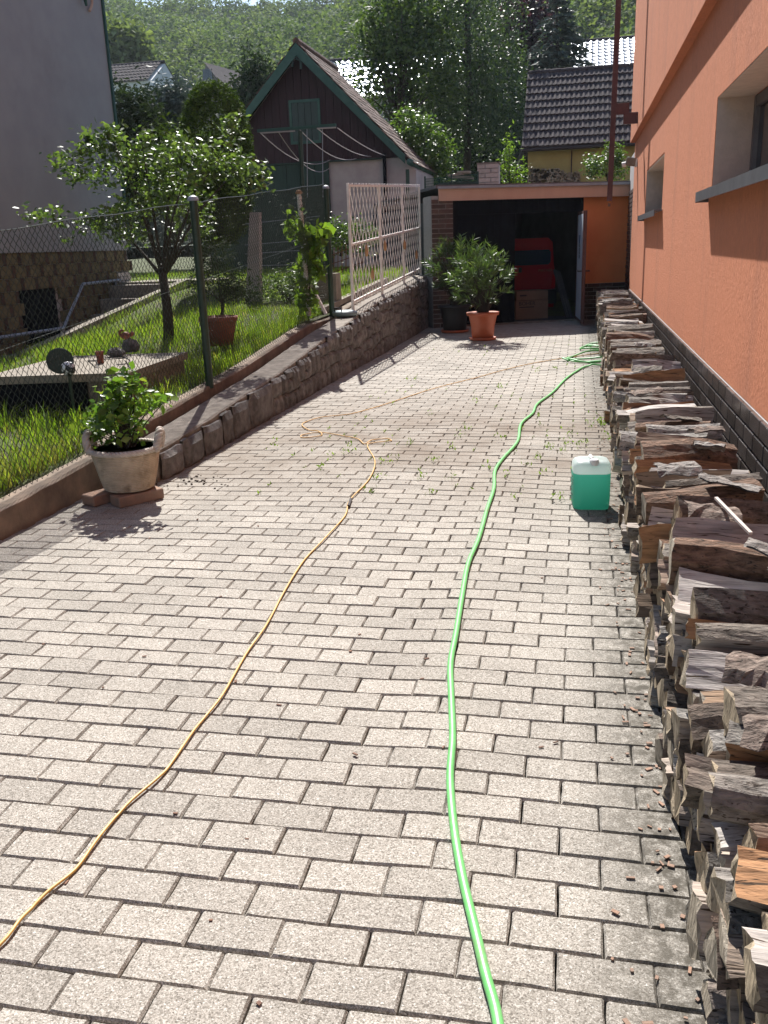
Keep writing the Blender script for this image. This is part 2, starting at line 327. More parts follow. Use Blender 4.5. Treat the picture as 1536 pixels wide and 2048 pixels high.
M['tan_block'] = mat('ochre_block', (0.17, 0.13, 0.062), (0.125, 0.095, 0.045), 9, 0.9, var=0.15)
M['brown_block'] = mat('brown_block', (0.09, 0.045, 0.03), (0.06, 0.03, 0.02), 9, 0.9, var=0.3)
M['rust'] = mat('rusty_metal', (0.20, 0.10, 0.06), (0.12, 0.06, 0.04), 20, 0.8)
M['cardboard'] = mat('cardboard', (0.22, 0.14, 0.10), (0.19, 0.12, 0.085), 5, 0.9)
M['ink'] = mat('black_ink', (0.04, 0.03, 0.03), None, 5, 0.8)
M['van_red'] = mat('red_car_paint', (0.42, 0.02, 0.035), (0.38, 0.015, 0.03), 2, 0.22, spec=0.7)
M['chrome'] = mat('chrome', (0.7, 0.7, 0.7), None, 5, 0.25, metal=1.0)
M['door_white'] = mat('pale_blue_white_door', (0.75, 0.82, 0.90), (0.70, 0.76, 0.84), 3, 0.4)
M['poster_blue'] = mat('poster_blue', (0.03, 0.10, 0.28), None, 5, 0.4)
M['poster_pale'] = mat('poster_pale', (0.45, 0.55, 0.62), None, 5, 0.4)
M['tan_clay'] = mat('tan_clay', (0.45, 0.26, 0.13), (0.32, 0.17, 0.08), 14, 0.8)
M['blue_grey'] = mat('blue_grey_enamel', (0.20, 0.26, 0.28), (0.15, 0.20, 0.22), 14, 0.4)
M['pale_blue'] = mat('pale_blue_enamel', (0.50, 0.60, 0.63), (0.42, 0.52, 0.55), 14, 0.3)
M['rope_line'] = mat('clothes_line', (0.42, 0.38, 0.38), None, 5, 0.7)
M['white_plastic'] = mat('white_plastic', (0.75, 0.75, 0.74), None, 5, 0.35)
M['net'] = mat('green_netting', (0.02, 0.09, 0.06), (0.012, 0.06, 0.04), 20, 0.8)
M['pipe'] = mat('galvanised_rail', (0.30, 0.34, 0.40), (0.24, 0.27, 0.32), 9, 0.5)
def glass(name, c, rough=0.08, metal=0.0):
    m, t, n, l, b = NT(name); b.inputs['Base Color'].default_value = (*c, 1); b.inputs['Roughness'].default_value = rough
    b.inputs['Specular IOR Level'].default_value = 0.8; b.inputs['Metallic'].default_value = metal; return m
M['glass'] = glass('dark_glass', (0.015, 0.02, 0.028))
M['van_glass'] = glass('van_glass', (0.02, 0.05, 0.10), 0.1)
M['mirror'] = mat('crumpled_foil', (0.85, 0.85, 0.9), (0.02, 0.02, 0.03), 22, 0.25, 0.8, 30, 0.02, lo=0.5, hi=0.56)
M['lens_red'] = glass('red_lens', (0.55, 0.01, 0.02), 0.2)
def canmat():
    m, t, n, l, b = NT('milky_canister'); 
    g = n.new('ShaderNodeTexCoord'); sp = n.new('ShaderNodeSeparateXYZ'); l.new(g.outputs['Object'], sp.inputs[0])
    c = ramp(n, l, maprange(n, l, sp.outputs['Z'], 0.205, 0.209), [(0.0, (0.08, 0.48, 0.36)), (1.0, (0.85, 0.87, 0.87))])
    l.new(c, b.inputs['Base Color']); b.inputs['Roughness'].default_value = 0.32
    tr = n.new('ShaderNodeBsdfTranslucent'); l.new(c, tr.inputs[0]); mx = n.new('ShaderNodeMixShader'); mx.inputs[0].default_value = 0.6
    l.new(b.outputs[0], mx.inputs[1]); l.new(tr.outputs[0], mx.inputs[2]); l.new(mx.outputs[0], n['Material Output'].inputs[0]); return m
M['can'] = canmat()
L_ = {}
L_['apple'] = leafmat('apple_leaf', (0.15, 0.22, 0.07), (0.03, 0.06, 0.022), 0.38, 0.48, spec=1.0)
L_['plant'] = leafmat('potted_leaf', (0.17, 0.29, 0.05), (0.05, 0.11, 0.025), 0.42, 0.38, spec=0.6, tip=(0.22, 0.26, 0.05))
L_['oleander'] = leafmat('oleander_leaf', (0.085, 0.14, 0.045), (0.04, 0.075, 0.03), 0.3, 0.4, spec=0.6, tip=(0.13, 0.17, 0.07))
L_['vine'] = leafmat('vine_leaf', (0.16, 0.24, 0.04), (0.07, 0.13, 0.03), 0.55, 0.45)
L_['grass'] = leafmat('grass_blade', (0.22, 0.31, 0.04), (0.08, 0.15, 0.025), 0.5, 0.45, tip=(0.34, 0.30, 0.11))
L_['dry'] = leafmat('dry_grass_blade', (0.30, 0.25, 0.10), (0.11, 0.13, 0.035), 0.4, 0.6)
L_['hill'] = leafmat('forest_leaf', (0.155, 0.21, 0.095), (0.04, 0.068, 0.038), 0.3, 0.85, spec=0.15)
L_['hill2'] = leafmat('forest_leaf_pale', (0.23, 0.285, 0.13), (0.085, 0.11, 0.065), 0.3, 0.85, spec=0.15)
L_['hill3'] = leafmat('forest_leaf_dark', (0.07, 0.105, 0.065), (0.028, 0.048, 0.032), 0.25, 0.85, spec=0.15)
L_['birch'] = leafmat('birch_leaf', (0.10, 0.15, 0.045), (0.025, 0.05, 0.02), 0.35, 0.6, spec=0.4)
L_['birch_dark'] = leafmat('weeping_birch_leaf', (0.075, 0.115, 0.045), (0.02, 0.04, 0.018), 0.3, 0.5, spec=0.5)
L_['conifer'] = leafmat('conifer_needle', (0.035, 0.06, 0.022), (0.018, 0.034, 0.014), 0.2, 0.9, tint=(1.2, 1.2, .6))
L_['thuja'] = leafmat('thuja_spray', (0.11, 0.18, 0.025), (0.025, 0.048, 0.01), 0.12, 0.9)
L_['spruce'] = leafmat('blue_spruce_needle', (0.09, 0.12, 0.105), (0.045, 0.07, 0.06), 0.15, 0.6, tint=(1, 1.05, .9))
L_['purple'] = leafmat('purple_leaf', (0.06, 0.025, 0.035), (0.03, 0.013, 0.02), 0.3, 0.5, tint=(1.3, .7, .8))
L_['shrub'] = leafmat('shrub_leaf', (0.12, 0.19, 0.05), (0.035, 0.07, 0.02), 0.4, 0.4, spec=0.6)
L_['weed'] = leafmat('weed_leaf', (0.20, 0.30, 0.05), (0.10, 0.16, 0.03), 0.4, 0.5)

# ================================================================== TERRAIN
def topz(y):
    pts = [(3, 0.12), (5.3, 0.20), (6.1, 0.235), (7.1, 0.30), (8.0, 0.355), (9.7, 0.515), (12.4, 0.72), (16.4, 0.91), (20, 1.02), (60, 2.2)]
    if y <= 3: return 0.12
    for (a, za), (b_, zb) in zip(pts, pts[1:]):
        if y <= b_: return za + (zb-za)*(y-a)/(b_-a)
    return 2.2
def gz(x, y):
    b = topz(y) + 0.035*(1-smooth(10, 12, y))
    if y < 5.3: b = min(b, 0.15+0.045*(y-4))
    b -= 0.42*smooth(4.3, 8.0, -x)*(1-smooth(11.5, 15.5, y))
    if y > 18: b = topz(18) + 0.012*(y-18)
    return b
def pit(x, y):   # sunken paved yard in front of the grey house
    return x < -7.25 and 8.6 < y < 16.1
def ground_grid(x0, x1, y0, y1, st, fz):
    nx = int(round((x1-x0)/st))+1; ny = int(round((y1-y0)/st))+1
    xs = np.linspace(x0, x1, nx); ys = np.linspace(y0, y1, ny)
    V = np.array([[x, y, fz(x, y)] for y in ys for x in xs])
    i = np.arange((nx-1)*(ny-1)); r = i // (nx-1); c = i % (nx-1); a = r*nx + c
    return V, np.stack([a, a+1, a+nx+1, a+nx], 1)
V, Fq = ground_grid(-24, -3.1, -2, 46, 0.38, lambda x, y: (-0.15 if pit(x, y) else gz(x, y) + 0.02*math.sin(x*3.1+y*1.7)))
lawn = kind(link('garden_ground', fastmesh('garden_ground', V, Fq, M['lawn'], True)), 'structure')
HX = lambda x, y: 4*math.sin(x*0.045+1.2) + 2.5*math.sin(y*0.06+x*0.02)
def hz(x, y):
    if y < 46: return 1.0 + 0.03*(max(y, 17)-17)
    r = max(0, y-72)*0.325
    if y > 235: r = (235-72)*0.325 + (y-235)*0.02
    return 1.87 + r + HX(x, y)*smooth(46, 90, y) - 0.0016*max(0, x+10)**1.5*smooth(60, 200, y)
V, Fq = ground_grid(-260, 160, 45.6, 345.6, 6.0, hz)
kind(link('hillside', fastmesh('hillside', V, Fq, M['hillground'], True)), 'structure')
V, Fq = ground_grid(-3.2, 30, 18.4, 46.4, 0.8, lambda x, y: 0.35*smooth(18.4, 22, y) + hz(x, y)*smooth(20, 27, y)*0.93)
kind(link('ground_behind_garage', fastmesh('ground_behind_garage', V, Fq, M['lawn'], True)), 'structure')
g = MB().add([(-900, -300, -0.35), (900, -300, -0.35), (900, 1500, -0.35), (-900, 1500, -0.35)], [(0, 1, 2, 3)])
kind(g.build('ground', M['hillground']), 'structure')

# ================================================================== DRIVEWAY AND PAVERS
drive = kind(MB().box((-1.0, 8.6, -0.12), (4.6, 21.5, 0.13)).build('driveway', M['sand']), 'structure')
def hump(x, y):   # settled and heaved paving
    x0 = -0.42 + 0.02*math.sin(y*1.1) - 0.10*smooth(2.0, 1.2, y)*0 + (0.22*smooth(2.8, 1.3, y))
    d = x - x0
    h = 0.008*math.exp(-(d/0.26)**2) if d > 0 else 0.008*math.exp(-(d/0.15)**2)
    h *= (1 - 0.75*smooth(5.5, 8.5, y))
    h += 0.007*math.sin(x*1.7+0.5)*math.sin(y*0.8) + 0.002*math.sin(x*3.3+y*2.1) 
    h += 0.008*math.exp(-((x+1.5)/0.6)**2-((y-4.6)/0.9)**2)
    return h
PW, PL = 0.2005, 0.1073
def paver_mesh(nm, jit, fine=True, w=0.1975, d=0.1045):
    r = random.Random(nm); nx, ny = (5, 3) if fine else (1, 1)
    def ringpts(w_, d_, z, j):
        pts = []
        for i in range(nx): pts.append((-w_/2 + w_*i/nx, -d_/2))
        for i in range(ny): pts.append((w_/2, -d_/2 + d_*i/ny))
        for i in range(nx): pts.append((w_/2 - w_*i/nx, d_/2))
        for i in range(ny): pts.append((-w_/2, d_/2 - d_*i/ny))
        return [(x+r.uniform(-j, j), y+r.uniform(-j, j), z+r.uniform(-j, j)*0.5) for x, y in pts]
    A = ringpts(w, d, -0.05, 0); B = ringpts(w, d, -0.0075, jit); C_ = ringpts(w-0.009, d-0.009, 0.0, jit)
    n = len(A); fs = []
    for i in range(n):
        k = (i+1) % n; fs += [(i, k, n+k, n+i), (n+i, n+k, 2*n+k, 2*n+i)]
    fs.append(tuple(range(2*n, 3*n)))
    return MB().add(A+B+C_, fs).v, fs
variants = []
for i in range(7):
    v, f = paver_mesh('p%d' % i, 0.0013); mb = MB(); mb.add(v, f); variants.append(mb.mesh('paver', M['paver']))
half = []
for i in range(2):
    v, f = paver_mesh('h%d' % i, 0.0013, w=0.096); mb = MB(); mb.add(v, f); half.append(mb.mesh('paver', M['paver']))
coarse, cf = paver_mesh('c', 0.0, False)
slots = []
ks = range(-6, 153)
for k in ks:
    y = 1.576 + PL*(k - 0.5)
    off = -0.008 + (0.0 if k % 2 == 0 else 0.1)
    j0 = int(math.floor((-3.02 - off)/PW)); j1 = int(math.ceil((0.72-off)/PW))
    for j in range(j0, j1):
        x = off + PW*(j+0.5)
        if x < -3.1 or (y > 5.3 and x < -2.78): continue
        slots.append((x, y))
slots.sort(key=lambda p: (p[1]*1.0 + 0.35*abs(p[0]+0.4)) if 0.9 < p[1] and abs(p[0]+0.45) < 0.62*p[1]+0.35 and p[0] < 0.36 else 50+p[1])
far = MB()
for idx, (x, y) in enumerate(slots):
    e = 0.04; z = hump(x, y) - 0.0
    gx = (hump(x+e, y)-hump(x-e, y))/(2*e) + random.gauss(0, 0.004); gy = (hump(x, y+e)-hump(x, y-e))/(2*e) + random.gauss(0, 0.006)
    z += random.gauss(0, 0.0012) - (0.001 if (y > 0 and -0.62 < x+0.06*0 < -0.44 and y < 5.5) else 0)
    jx, jy, rz = random.gauss(0, 0.0008), random.gauss(0, 0.0007), random.gauss(0, 0.006)
    if x < -0.5: rz += 0.004
    if idx < 300:
        o = link('paver', random.choice(variants), drive); o.location = (x+jx, y+jy, z)
        o.rotation_euler = (gy, -gx, rz)
    else:
        R = (Matrix.Rotation(rz, 3, 'Z') @ Matrix.Rotation(-gx, 3, 'Y') @ Matrix.Rotation(gy, 3, 'X'))
        far.add([R @ Vector(p) + Vector((x+jx, y+jy, z)) for p in coarse], cf)
kind(far.build('far_pavers', M['paver'], drive), 'stuff')
# manhole-like damp spot with debris
c = at(395, 963, Z=0.0)
mb = MB(); 
for i in range(60):
    a = random.uniform(0, 6.28); r = abs(random.gauss(0, 0.16)); p = Vector((c.x+r*math.cos(a)*1.4, c.y+r*math.sin(a), hump(c.x, c.y)+0.004)); s_ = random.uniform(0.004, 0.011)
    mb.box(p, (s_, s_*1.3, s_*0.6), rz=a)
kind(tag(mb.build('soil_crumbs', M['soil']), 'dark soil crumbs scattered on the paving beside the basket planter', 'soil'), 'stuff')

# ================================================================== HOUSE ON THE RIGHT
XW, XU, ZP, ZL, YE = 0.85, 0.772, 0.64, 2.93, 16.05
house = thing('orange_house', 'orange plastered house with dark tiled plinth and recessed windows along the driveway', 'house', loc=(XW, YE, 0))
def P_(o, par): o.parent = par; o.matrix_parent_inverse = par.matrix_basis.inverted() if hasattr(par, 'matrix_basis') else Matrix(); return o
def hb(mb, name, m_, par=house, smooth=False): o = mb.build(name, m_, None, smooth); return P_(o, par)
W1 = (3.6, 6.58, 1.735, 2.30); W2 = (10.36, 12.95, 1.735, 2.285)
mb = MB(); T = 0.45; xc = XW + T/2
def wall(y0, y1, z0, z1): mb.box((xc, (y0+y1)/2, (z0+z1)/2), (T, y1-y0, z1-z0))
wall(-4, YE, ZP-0.0, W1[2]); wall(-4, YE, W1[3], ZL)
for a, b_ in ((-4, W1[0]), (W1[1], W2[0]), (W2[1], YE)): wall(a, b_, W1[2], W1[3])
hb(mb, 'wall', M['orange'])
mb = MB(); mb.box(((XU+8)/2, (YE-4)/2, (ZL+9)/2), (8-XU, YE+4, 9-ZL)); hb(mb, 'upper_wall', M['orange'])
mb = MB(); mb.box((4.7, (YE-4)/2, ZL/2), (6.6, YE+3.9, ZL-0.01)); hb(mb, 'rear_wall', M['orange'])
for wi, (a, b_, z0, z1) in enumerate((W1, W2)):
    fr = MB(); xd = XW+0.225
    # pale plaster reveals (thin slabs lining the opening)
    rv = MB(); t_ = 0.006
    rv.box((XW+0.115, b_-t_/2, (z0+z1)/2), (0.222, t_, z1-z0)); rv.box((XW+0.115, a+t_/2, (z0+z1)/2), (0.222, t_, z1-z0))
    rv.box((XW+0.115, (a+b_)/2, z1-t_/2), (0.222, b_-a-2*t_-0.001, t_))
    r_ = hb(rv, 'window_reveal', M['reveal'])
    f_ = MB(); w = 0.07
    for yy in ([a+w/2, b_-w/2, (a+b_)/2]): f_.box((xd+0.03, yy, (z0+z1)/2), (0.06, w, z1-z0-0.004), bev=0.006)
    for zz in (z0+w/2, z1-w/2-0.006): f_.box((xd+0.031, (a+b_)/2, zz), (0.056, b_-a-2*w, w), bev=0.006)
    fo = hb(f_, 'window_frame', M['zinc'])
    for s_ in (0, 1):
        y0 = a+w if s_ == 0 else (a+b_)/2+w/2; y1 = (a+b_)/2-w/2 if s_ == 0 else b_-w
        p = MB().box((xd+0.035, (y0+y1)/2, (z0+z1)/2), (0.012, y1-y0, z1-z0-2*w)).build('pane', M['glass']); P_(p, fo)
    sl = MB(); y0, y1 = a-0.04, b_+0.45 if wi == 0 else b_+0.75
    ov = b_ + 0.5
    sl.hexa([(XW-0.085, a-0.3, z0-0.075), (XW-0.085, b_+0.06, z0-0.075), (XW-0.08, b_+0.06, z0-0.03), (XW-0.08, a-0.3, z0-0.03)],
            [(XW-0.083, a-0.3, z0-0.0755), (XW-0.083, b_+0.06, z0-0.0755), (XW+0.21, b_+0.06, z0-0.004), (XW+0.21, a-0.3, z0-0.004)]) if False else None
    sl.box((XW-0.083, (a+b_)/2, z0-0.036), (0.006, b_-a+0.22, 0.062)); sl.box((XW+0.066, (a+b_)/2, z0-0.012), (0.291, b_-a-0.004, 0.012))
    sl.box((XW-0.040, b_+0.055, z0-0.012), (0.079, 0.11, 0.012)); sl.box((XW-0.040, a-0.055, z0-0.012), (0.079, 0.11, 0.012)); sl.box((XW-0.04, b_+0.113, z0-0.04), (0.09, 0.006, 0.06))
    hb(sl, 'window_sill', M['zinc'])
# plinth: backing plus glazed tiles
hb(MB().box((XW+0.16, (YE-4)/2, ZP/2-0.002), (0.33, YE+4, ZP-0.004)), 'plinth_backing', M['mortar'])
tl = []
nz = 7; ch = ZP/nz; tw = 0.252
for r_ in range(nz):
    z = ZP - ch*(r_+0.5)
    yy = 3.0 + (tw/2 if r_ % 2 else 0)
    while yy < YE-0.05:
        w = min(tw, YE-yy); tl.append((r_, yy + w/2, z, w)); yy += tw
tl.sort(key=lambda q: q[0]*3.0 + q[1]*0.5)
tm = MB().box((0, 0, 0), (0.022, tw-0.012, ch-0.013), bev=0.003).mesh('tile', M['tile'])
rest = MB()
for i, (r_, y, z, w) in enumerate(tl):
    if i < 290 and w > tw-0.01: P_(link('tile', tm, None, (XW-0.012, y, z)), house).rotation_euler = (random.gauss(0, 0.002), random.gauss(0, 0.004), random.gauss(0, 0.003))
    else: rest.box((XW-0.012, y, z), (0.022, w-0.012, ch-0.013), bev=0.003)
kind(hb(rest, 'lower_tiles', M['tile']), 'stuff')


# corner brick strip (wall between house and garage)
strip = thing('clinker_wall', 'narrow wall of dark clinker bricks between the orange house corner and the garage', 'wall', loc=(0.9, 17, 0))
def sb(mb, name, m_, par=strip): return P_(mb.build(name, m_), par)
sb(MB().box((1.06, 16.96, 1.42), (0.36, 1.8, 2.84)), 'mortar_backing', M['mortar'])
bm_ = MB().box((0, 0, 0), (0.02, 0.235, 0.06), bev=0.003).mesh('brick', M['brick_dark'])
for k in range(30):
    z = 0.24*0 + 0.045 + k*0.075
    if z > 2.8: break
    for j in range(7):
        y = 16.2 + j*0.25 + (0.125 if k % 2 else 0)
        if y < 17.75: P_(link('brick', bm_, None, (0.872, y, z)), strip)

# maroon pole
pole = thing('hanging_pole', 'dark red steel pole hanging from a stepped bracket on the orange wall', 'pole', loc=(0.43, 14.2, 2.0))
YP = 14.2; pt = at(1237, 0, Y=YP); pb = at(1219, 402, Y=YP); d_ = (pt-pb)
P_(MB().box((pt+pb)/2*1.0 + d_*0.35, (0.075, 0.05, d_.length*1.7), Matrix.Rotation(math.atan2(d_.x, d_.z), 3, 'Y'), bev=0.004).build('pole_shaft', M['maroon']), pole)
P_(MB().tube([pb+Vector((0, 0, -0.03)), pb+Vector((0, 0, -0.075))], 0.018, 8).build('end_pin', M['rust']), pole)
z0 = at(1245, 213, Y=YP).z
mb = MB(); mb.box((pb.x+0.13, YP, z0-0.03), (0.19, 0.05, 0.15), bev=0.004); mb.box(((pb.x+0.10+XU)/2+0.05, YP, z0-0.16), (XU-pb.x-0.10, 0.051, 0.15), bev=0.004)
P_(mb.build('bracket', M['maroon']), pole)
# sensor lamp
lp = thing('wall_floodlight', 'small grey motion sensor floodlight fixed at the far corner of the orange wall', 'lamp', loc=(0.84, 15.2, 2.25))
c = at(1266, 326, Y=15.2)
P_(MB().box((XW-0.02, 15.2, c.z+0.0), (0.04, 0.10, 0.12), bev=0.008).build('mount', M['white_plastic']), lp)
mb = MB(); mb.box((XW-0.10, 15.2, c.z+0.02), (0.15, 0.12, 0.12), Matrix.Rotation(0.15, 3, 'Y'), bev=0.015); P_(mb.build('housing', M['slab']), lp)
P_(MB().tube([(XW-0.17, 15.2, c.z-0.01), (XW-0.23, 15.2, c.z-0.02)], 0.04, 10).build('sensor', M['white_plastic']), lp)

# ================================================================== GARAGE
GA = Vector((-2.45, 16.45, 0)); GB = Vector((0.89, 17.85, 0)); GU = (GB-GA).normalized(); GN = Vector((GU.y, -GU.x, 0)); GR = math.atan2(GU.y, GU.x); GL = (GB-GA).length
def gp(u, out, z): return GA + GU*u + GN*out + Vector((0, 0, z))
garage = thing('garage', 'low flat roofed garage with salmon fascia, black board front and one open door', 'garage', loc=tuple(GA))
def gbx(u0, u1, o0, o1, z0, z1, name=None, m_=None, bev=0.0, par=None, mb=None):
    mb_ = mb or MB(); mb_.box(gp((u0+u1)/2, (o0+o1)/2, (z0+z1)/2), (u1-u0, abs(o1-o0), z1-z0), rz=GR, bev=bev)
    if name: return P_(mb_.build(name, m_), par or garage)
    return mb_
OV = 0.16
def uz(px, py, out=0.0):   # point on a plane parallel to the garage front
    P0 = GA + GN*out; r = ray(px, py); t = (P0-Vector((0, 0, H))).dot(GN)/r.dot(GN); p = Vector((0, 0, H)) + r*t
    return (p-GA).dot(GU), p.z
u_do0, _ = uz(1030, 640); u_do1, _ = uz(1156, 560); u_or, _ = uz(1167, 420); u_p, _ = uz(903, 450)
fz1 = uz(1070, 372, OV)[1]; fz0 = uz(1070, 397, OV)[1]
print('garage', u_do0, u_do1, u_or, u_p, fz0, fz1, GL)
uf0 = uz(878, 395, OV)[0]
gbx(uf0, GL+0.05, OV-0.06, OV, fz0, fz1, 'fascia', M['salmon'])
gbx(uf0+0.01, GL+0.05, -0.02, OV-0.062, fz0+0.01, fz0+0.06, 'soffit', M['dark_wall'])
gbx(uf0-0.06, GL+0.04, -6.2, OV+0.03, fz1+0.001, fz1+0.05, 'roof', M['zinc'])
gbx(uf0-0.03, GL+0.04, OV+0.031, OV+0.043, fz1-0.012, fz1+0.03, 'drip_edge', M['pipe'])
gbx(-0.02, GL, -0.18, -0.02, 1.95, fz0+0.02, 'lintel', M['black'])
# board panels left of the opening
x_ = u_p
while x_ < u_do0-0.01:
    w = min(0.135, u_do0-x_); gbx(x_+0.003, x_+w-0.003, -0.06, -0.03 + random.uniform(0, 0.006), 0.03, 1.948, 'board', M['black']); x_ += w
x_ = u_p
while x_ < u_or-0.01:
    w = min(0.135, u_or-x_); gbx(x_+0.003, x_+w-0.003, -0.0195, 0.002 + random.uniform(0, 0.005), 1.952, fz0+0.008, 'board', M['black']); x_ += w
gbx(u_do1-0.0, u_or, -0.10, -0.001, 0.0, 1.949, 'door_frame', M['maroon'])
gbx(u_or, GL, -0.20, 0.0, 0.665, fz0+0.009, 'orange_wall', M['orange2'])
gbx(u_or, GL, -0.20, -0.012, 0.0, 0.663, 'plinth_backing', M['mortar'])
bm2 = MB().box((0, 0, 0), (0.236, 0.022, 0.062), bev=0.003).mesh('brick', M['brick_dark'])
bm2h = MB().box((0, 0, 0), (0.112, 0.022, 0.062), bev=0.003).mesh('brick', M['brick_dark'])
for k in range(9):
    z = 0.663 - 0.037 - k*0.0735
    u = u_or + 0.004 + (0 if k % 2 else -0.124)
    while u < GL-0.05:
        if u >= u_or: ob = P_(link('brick', bm2, None, gp(u+0.118, 0.0, z)), garage)
        else: ob = P_(link('brick', bm2h, None, gp(u_or+0.06, 0.0, z)), garage)
        ob.rotation_euler = (0, 0, GR); u += 0.248
# brick pillar on the left
pu0, pu1 = uz(860, 450)[0], u_p
gbx(pu0, pu1, -0.5, 0.10, 0.0, fz0-0.0+0.09, 'pillar_core', M['mortar'])
w_p = (pu1-pu0)
bw = w_p/1.5-0.014; bma = MB().box((0, 0, 0), (bw, 0.02, 0.066), bev=0.003).mesh('brick', M['brick_dark']); bmb = MB().box((0, 0, 0), (bw/2-0.004, 0.02, 0.066), bev=0.003).mesh('brick', M['brick_dark'])
for k in range(27):
    z = 0.045 + k*0.082
    if z > fz0+0.05: break
    a, b_ = (bma, bmb) if k % 2 else (bmb, bma); wa = bw if k % 2 else bw/2-0.004; wb = bw/2-0.004 if k % 2 else bw
    for me_, uu in ((a, pu0+0.006+wa/2), (b_, pu1-0.006-wb/2)):
        ob = P_(link('brick', me_, None, gp(uu, 0.11, z)), garage); ob.rotation_euler = (0, 0, GR)
# interior
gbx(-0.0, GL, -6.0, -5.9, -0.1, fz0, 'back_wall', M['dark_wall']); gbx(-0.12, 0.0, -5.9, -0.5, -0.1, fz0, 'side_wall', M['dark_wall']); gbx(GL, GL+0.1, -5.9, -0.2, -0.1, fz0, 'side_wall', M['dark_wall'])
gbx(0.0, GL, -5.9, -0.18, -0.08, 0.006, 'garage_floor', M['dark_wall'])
gbx(u_p, u_do1+0.2, -0.16, 0.05, 0.0, 0.022, 'door_sill', M['concrete'])
# open door leaf
hu = u_do1
hp = gp(hu-0.005, 0.0, 0); ep = at(1168, 655, Z=0); dv = (ep-hp); dv.z = 0; dv = dv.normalized()*1.16; rzd = math.atan2(dv.y, dv.x)
door = thing('open_door', 'white inner face of the open garage door leaf with brown edge frame', 'door', loc=tuple(hp))
def dbx(a, b_, s0, s1, z0, z1, name, m_, bev=0.0):
    side = Vector((dv.y, -dv.x, 0)).normalized()   # towards -X
    if side.x > 0: side = -side
    c_ = hp + dv.normalized()*((a+b_)/2) + side*((s0+s1)/2) + Vector((0, 0, (z0+z1)/2))
    return P_(MB().box(c_, (b_-a, abs(s1-s0), z1-z0), rz=rzd, bev=bev).build(name, m_), door)
dl = dv.length
dbx(0.03, dl-0.04, 0.021, 0.028, 0.09, 1.88, 'inner_panel', M['door_white']); dbx(0, dl, -0.03, 0.02, 0.04, 1.93, 'leaf', M['maroon'], 0.004)
dbx(dl-0.035, dl+0.0, 0.0205, 0.034, 0.042, 1.928, 'edge_strip', M['maroon'])
pz = lambda py: H - (py-484)/165.0*1.45*0.98
ps = dbx(0.42, 0.64, 0.0285, 0.031, 1.12, 1.54, 'poster', M['poster_pale'])
dbx(0.43, 0.63, 0.0315, 0.033, 1.39, 1.53, 'poster_header', M['poster_blue'])
for i, zz in enumerate((1.15, 1.21, 1.27, 1.33)):
    dbx(0.44, 0.50, 0.0315, 0.033, zz, zz+0.045, 'printed_mark', M['ink']); dbx(0.53, 0.62, 0.0315, 0.033, zz, zz+0.018, 'printed_mark', M['ink']); dbx(0.55, 0.60, 0.0315, 0.033, zz+0.026, zz+0.045, 'printed_mark', M['ink'])
h_ = MB().tube([hp+dv*0.93+Vector((-0.03, 0, 0.93)), hp+dv*0.93+Vector((-0.09, 0, 0.93)), hp+dv*0.83+Vector((-0.09, 0, 0.93))], 0.011, 8); P_(h_.build('handle', M['ink']), door)
h_ = MB().tube([hp+dv*0.93+Vector((0.03, 0, 0.93)), hp+dv*0.93+Vector((0.1, 0, 0.93)), hp+dv*0.83+Vector((0.1, 0, 0.93))], 0.011, 8); P_(h_.build('handle', M['ink']), door)
# van in the garage
VO = -2.0
def vp(px, py, o=VO): u, z = uz(px, py, o); return u, z
vl, vt = vp(1030, 470); vr, _ = vp(1112, 540); vb = -0.05
van = thing('red_van', 'red van parked inside the dark garage, seen from behind above cardboard boxes', 'van', loc=tuple(gp(vr, VO, 0)))
def vpoly(pts, o0, o1, name, m_, bev=False):
    mb_ = MB(); vs = [gp(u, o0, z) for u, z in pts] + [gp(u, o1, z) for u, z in pts]; n = len(pts)
    mb_.add(vs, [tuple(range(n)), tuple(range(2*n-1, n-1, -1))] + [(i, i+n, (i+1) % n+n, (i+1) % n) for i in range(n)])
    return P_(mb_.build(name, m_), van)
wv = 1.62; L0 = vr-wv
rt, rz1 = vp(1108, 484); zsh = vp(1112, 545)[1]; zwb = vp(1070, 530)[1]; zwt = vp(1070, 500)[1]; zcr = vp(1070, 547)[1]; zbt = vp(1070, 578)[1]
body = [(L0+0.02, 0.12), (vr-0.02, 0.12), (vr, 0.35), (vr+0.01, zcr), (vr-0.03, zwb), (vr-0.06, rz1), (vr-0.16, rz1+0.09), (L0+0.16, rz1+0.09), (L0+0.06, rz1), (L0+0.0, zwb), (L0, 0.35)]
vpoly(body, VO-0.06, VO-3.4, 'body', M['van_red'])
vpoly([(L0+0.1, zbt), (vr-0.10, zbt), (vr-0.07, zcr-0.02), (L0+0.07, zcr-0.02)], VO-0.062, VO-0.02, 'tailgate_lower', M['van_red'])
vpoly([(L0+0.08, zcr), (vr-0.08, zcr), (vr-0.11, rz1+0.03), (L0+0.11, rz1+0.03)], VO-0.062, VO-0.03, 'tailgate_upper', M['van_red'])
ub0, ub1 = vp(1043, 520)[0], vp(1102, 520)[0]
vpoly([(ub0-0.25, zwb), (ub1-0.05, zwb), (ub1, zwb+0.05), (ub1, zwt-0.05), (ub1-0.04, zwt), (ub0-0.25, zwt)], VO-0.028, VO-0.016, 'rear_window', M['van_glass'])
tu = vp(1106, 560)[0]
vpoly([(tu-0.03, zbt), (tu+0.05, zbt+0.02), (tu+0.05, zcr-0.05), (tu-0.01, zcr-0.03)], VO-0.05, VO+0.0, 'taillight', M['lens_red'])
vpoly([(tu+0.055, zbt+0.06), (tu+0.085, zbt+0.06), (tu+0.085, zbt+0.16), (tu+0.055, zbt+0.16)], VO-0.10, VO-0.03, 'reflector', M['chrome'])
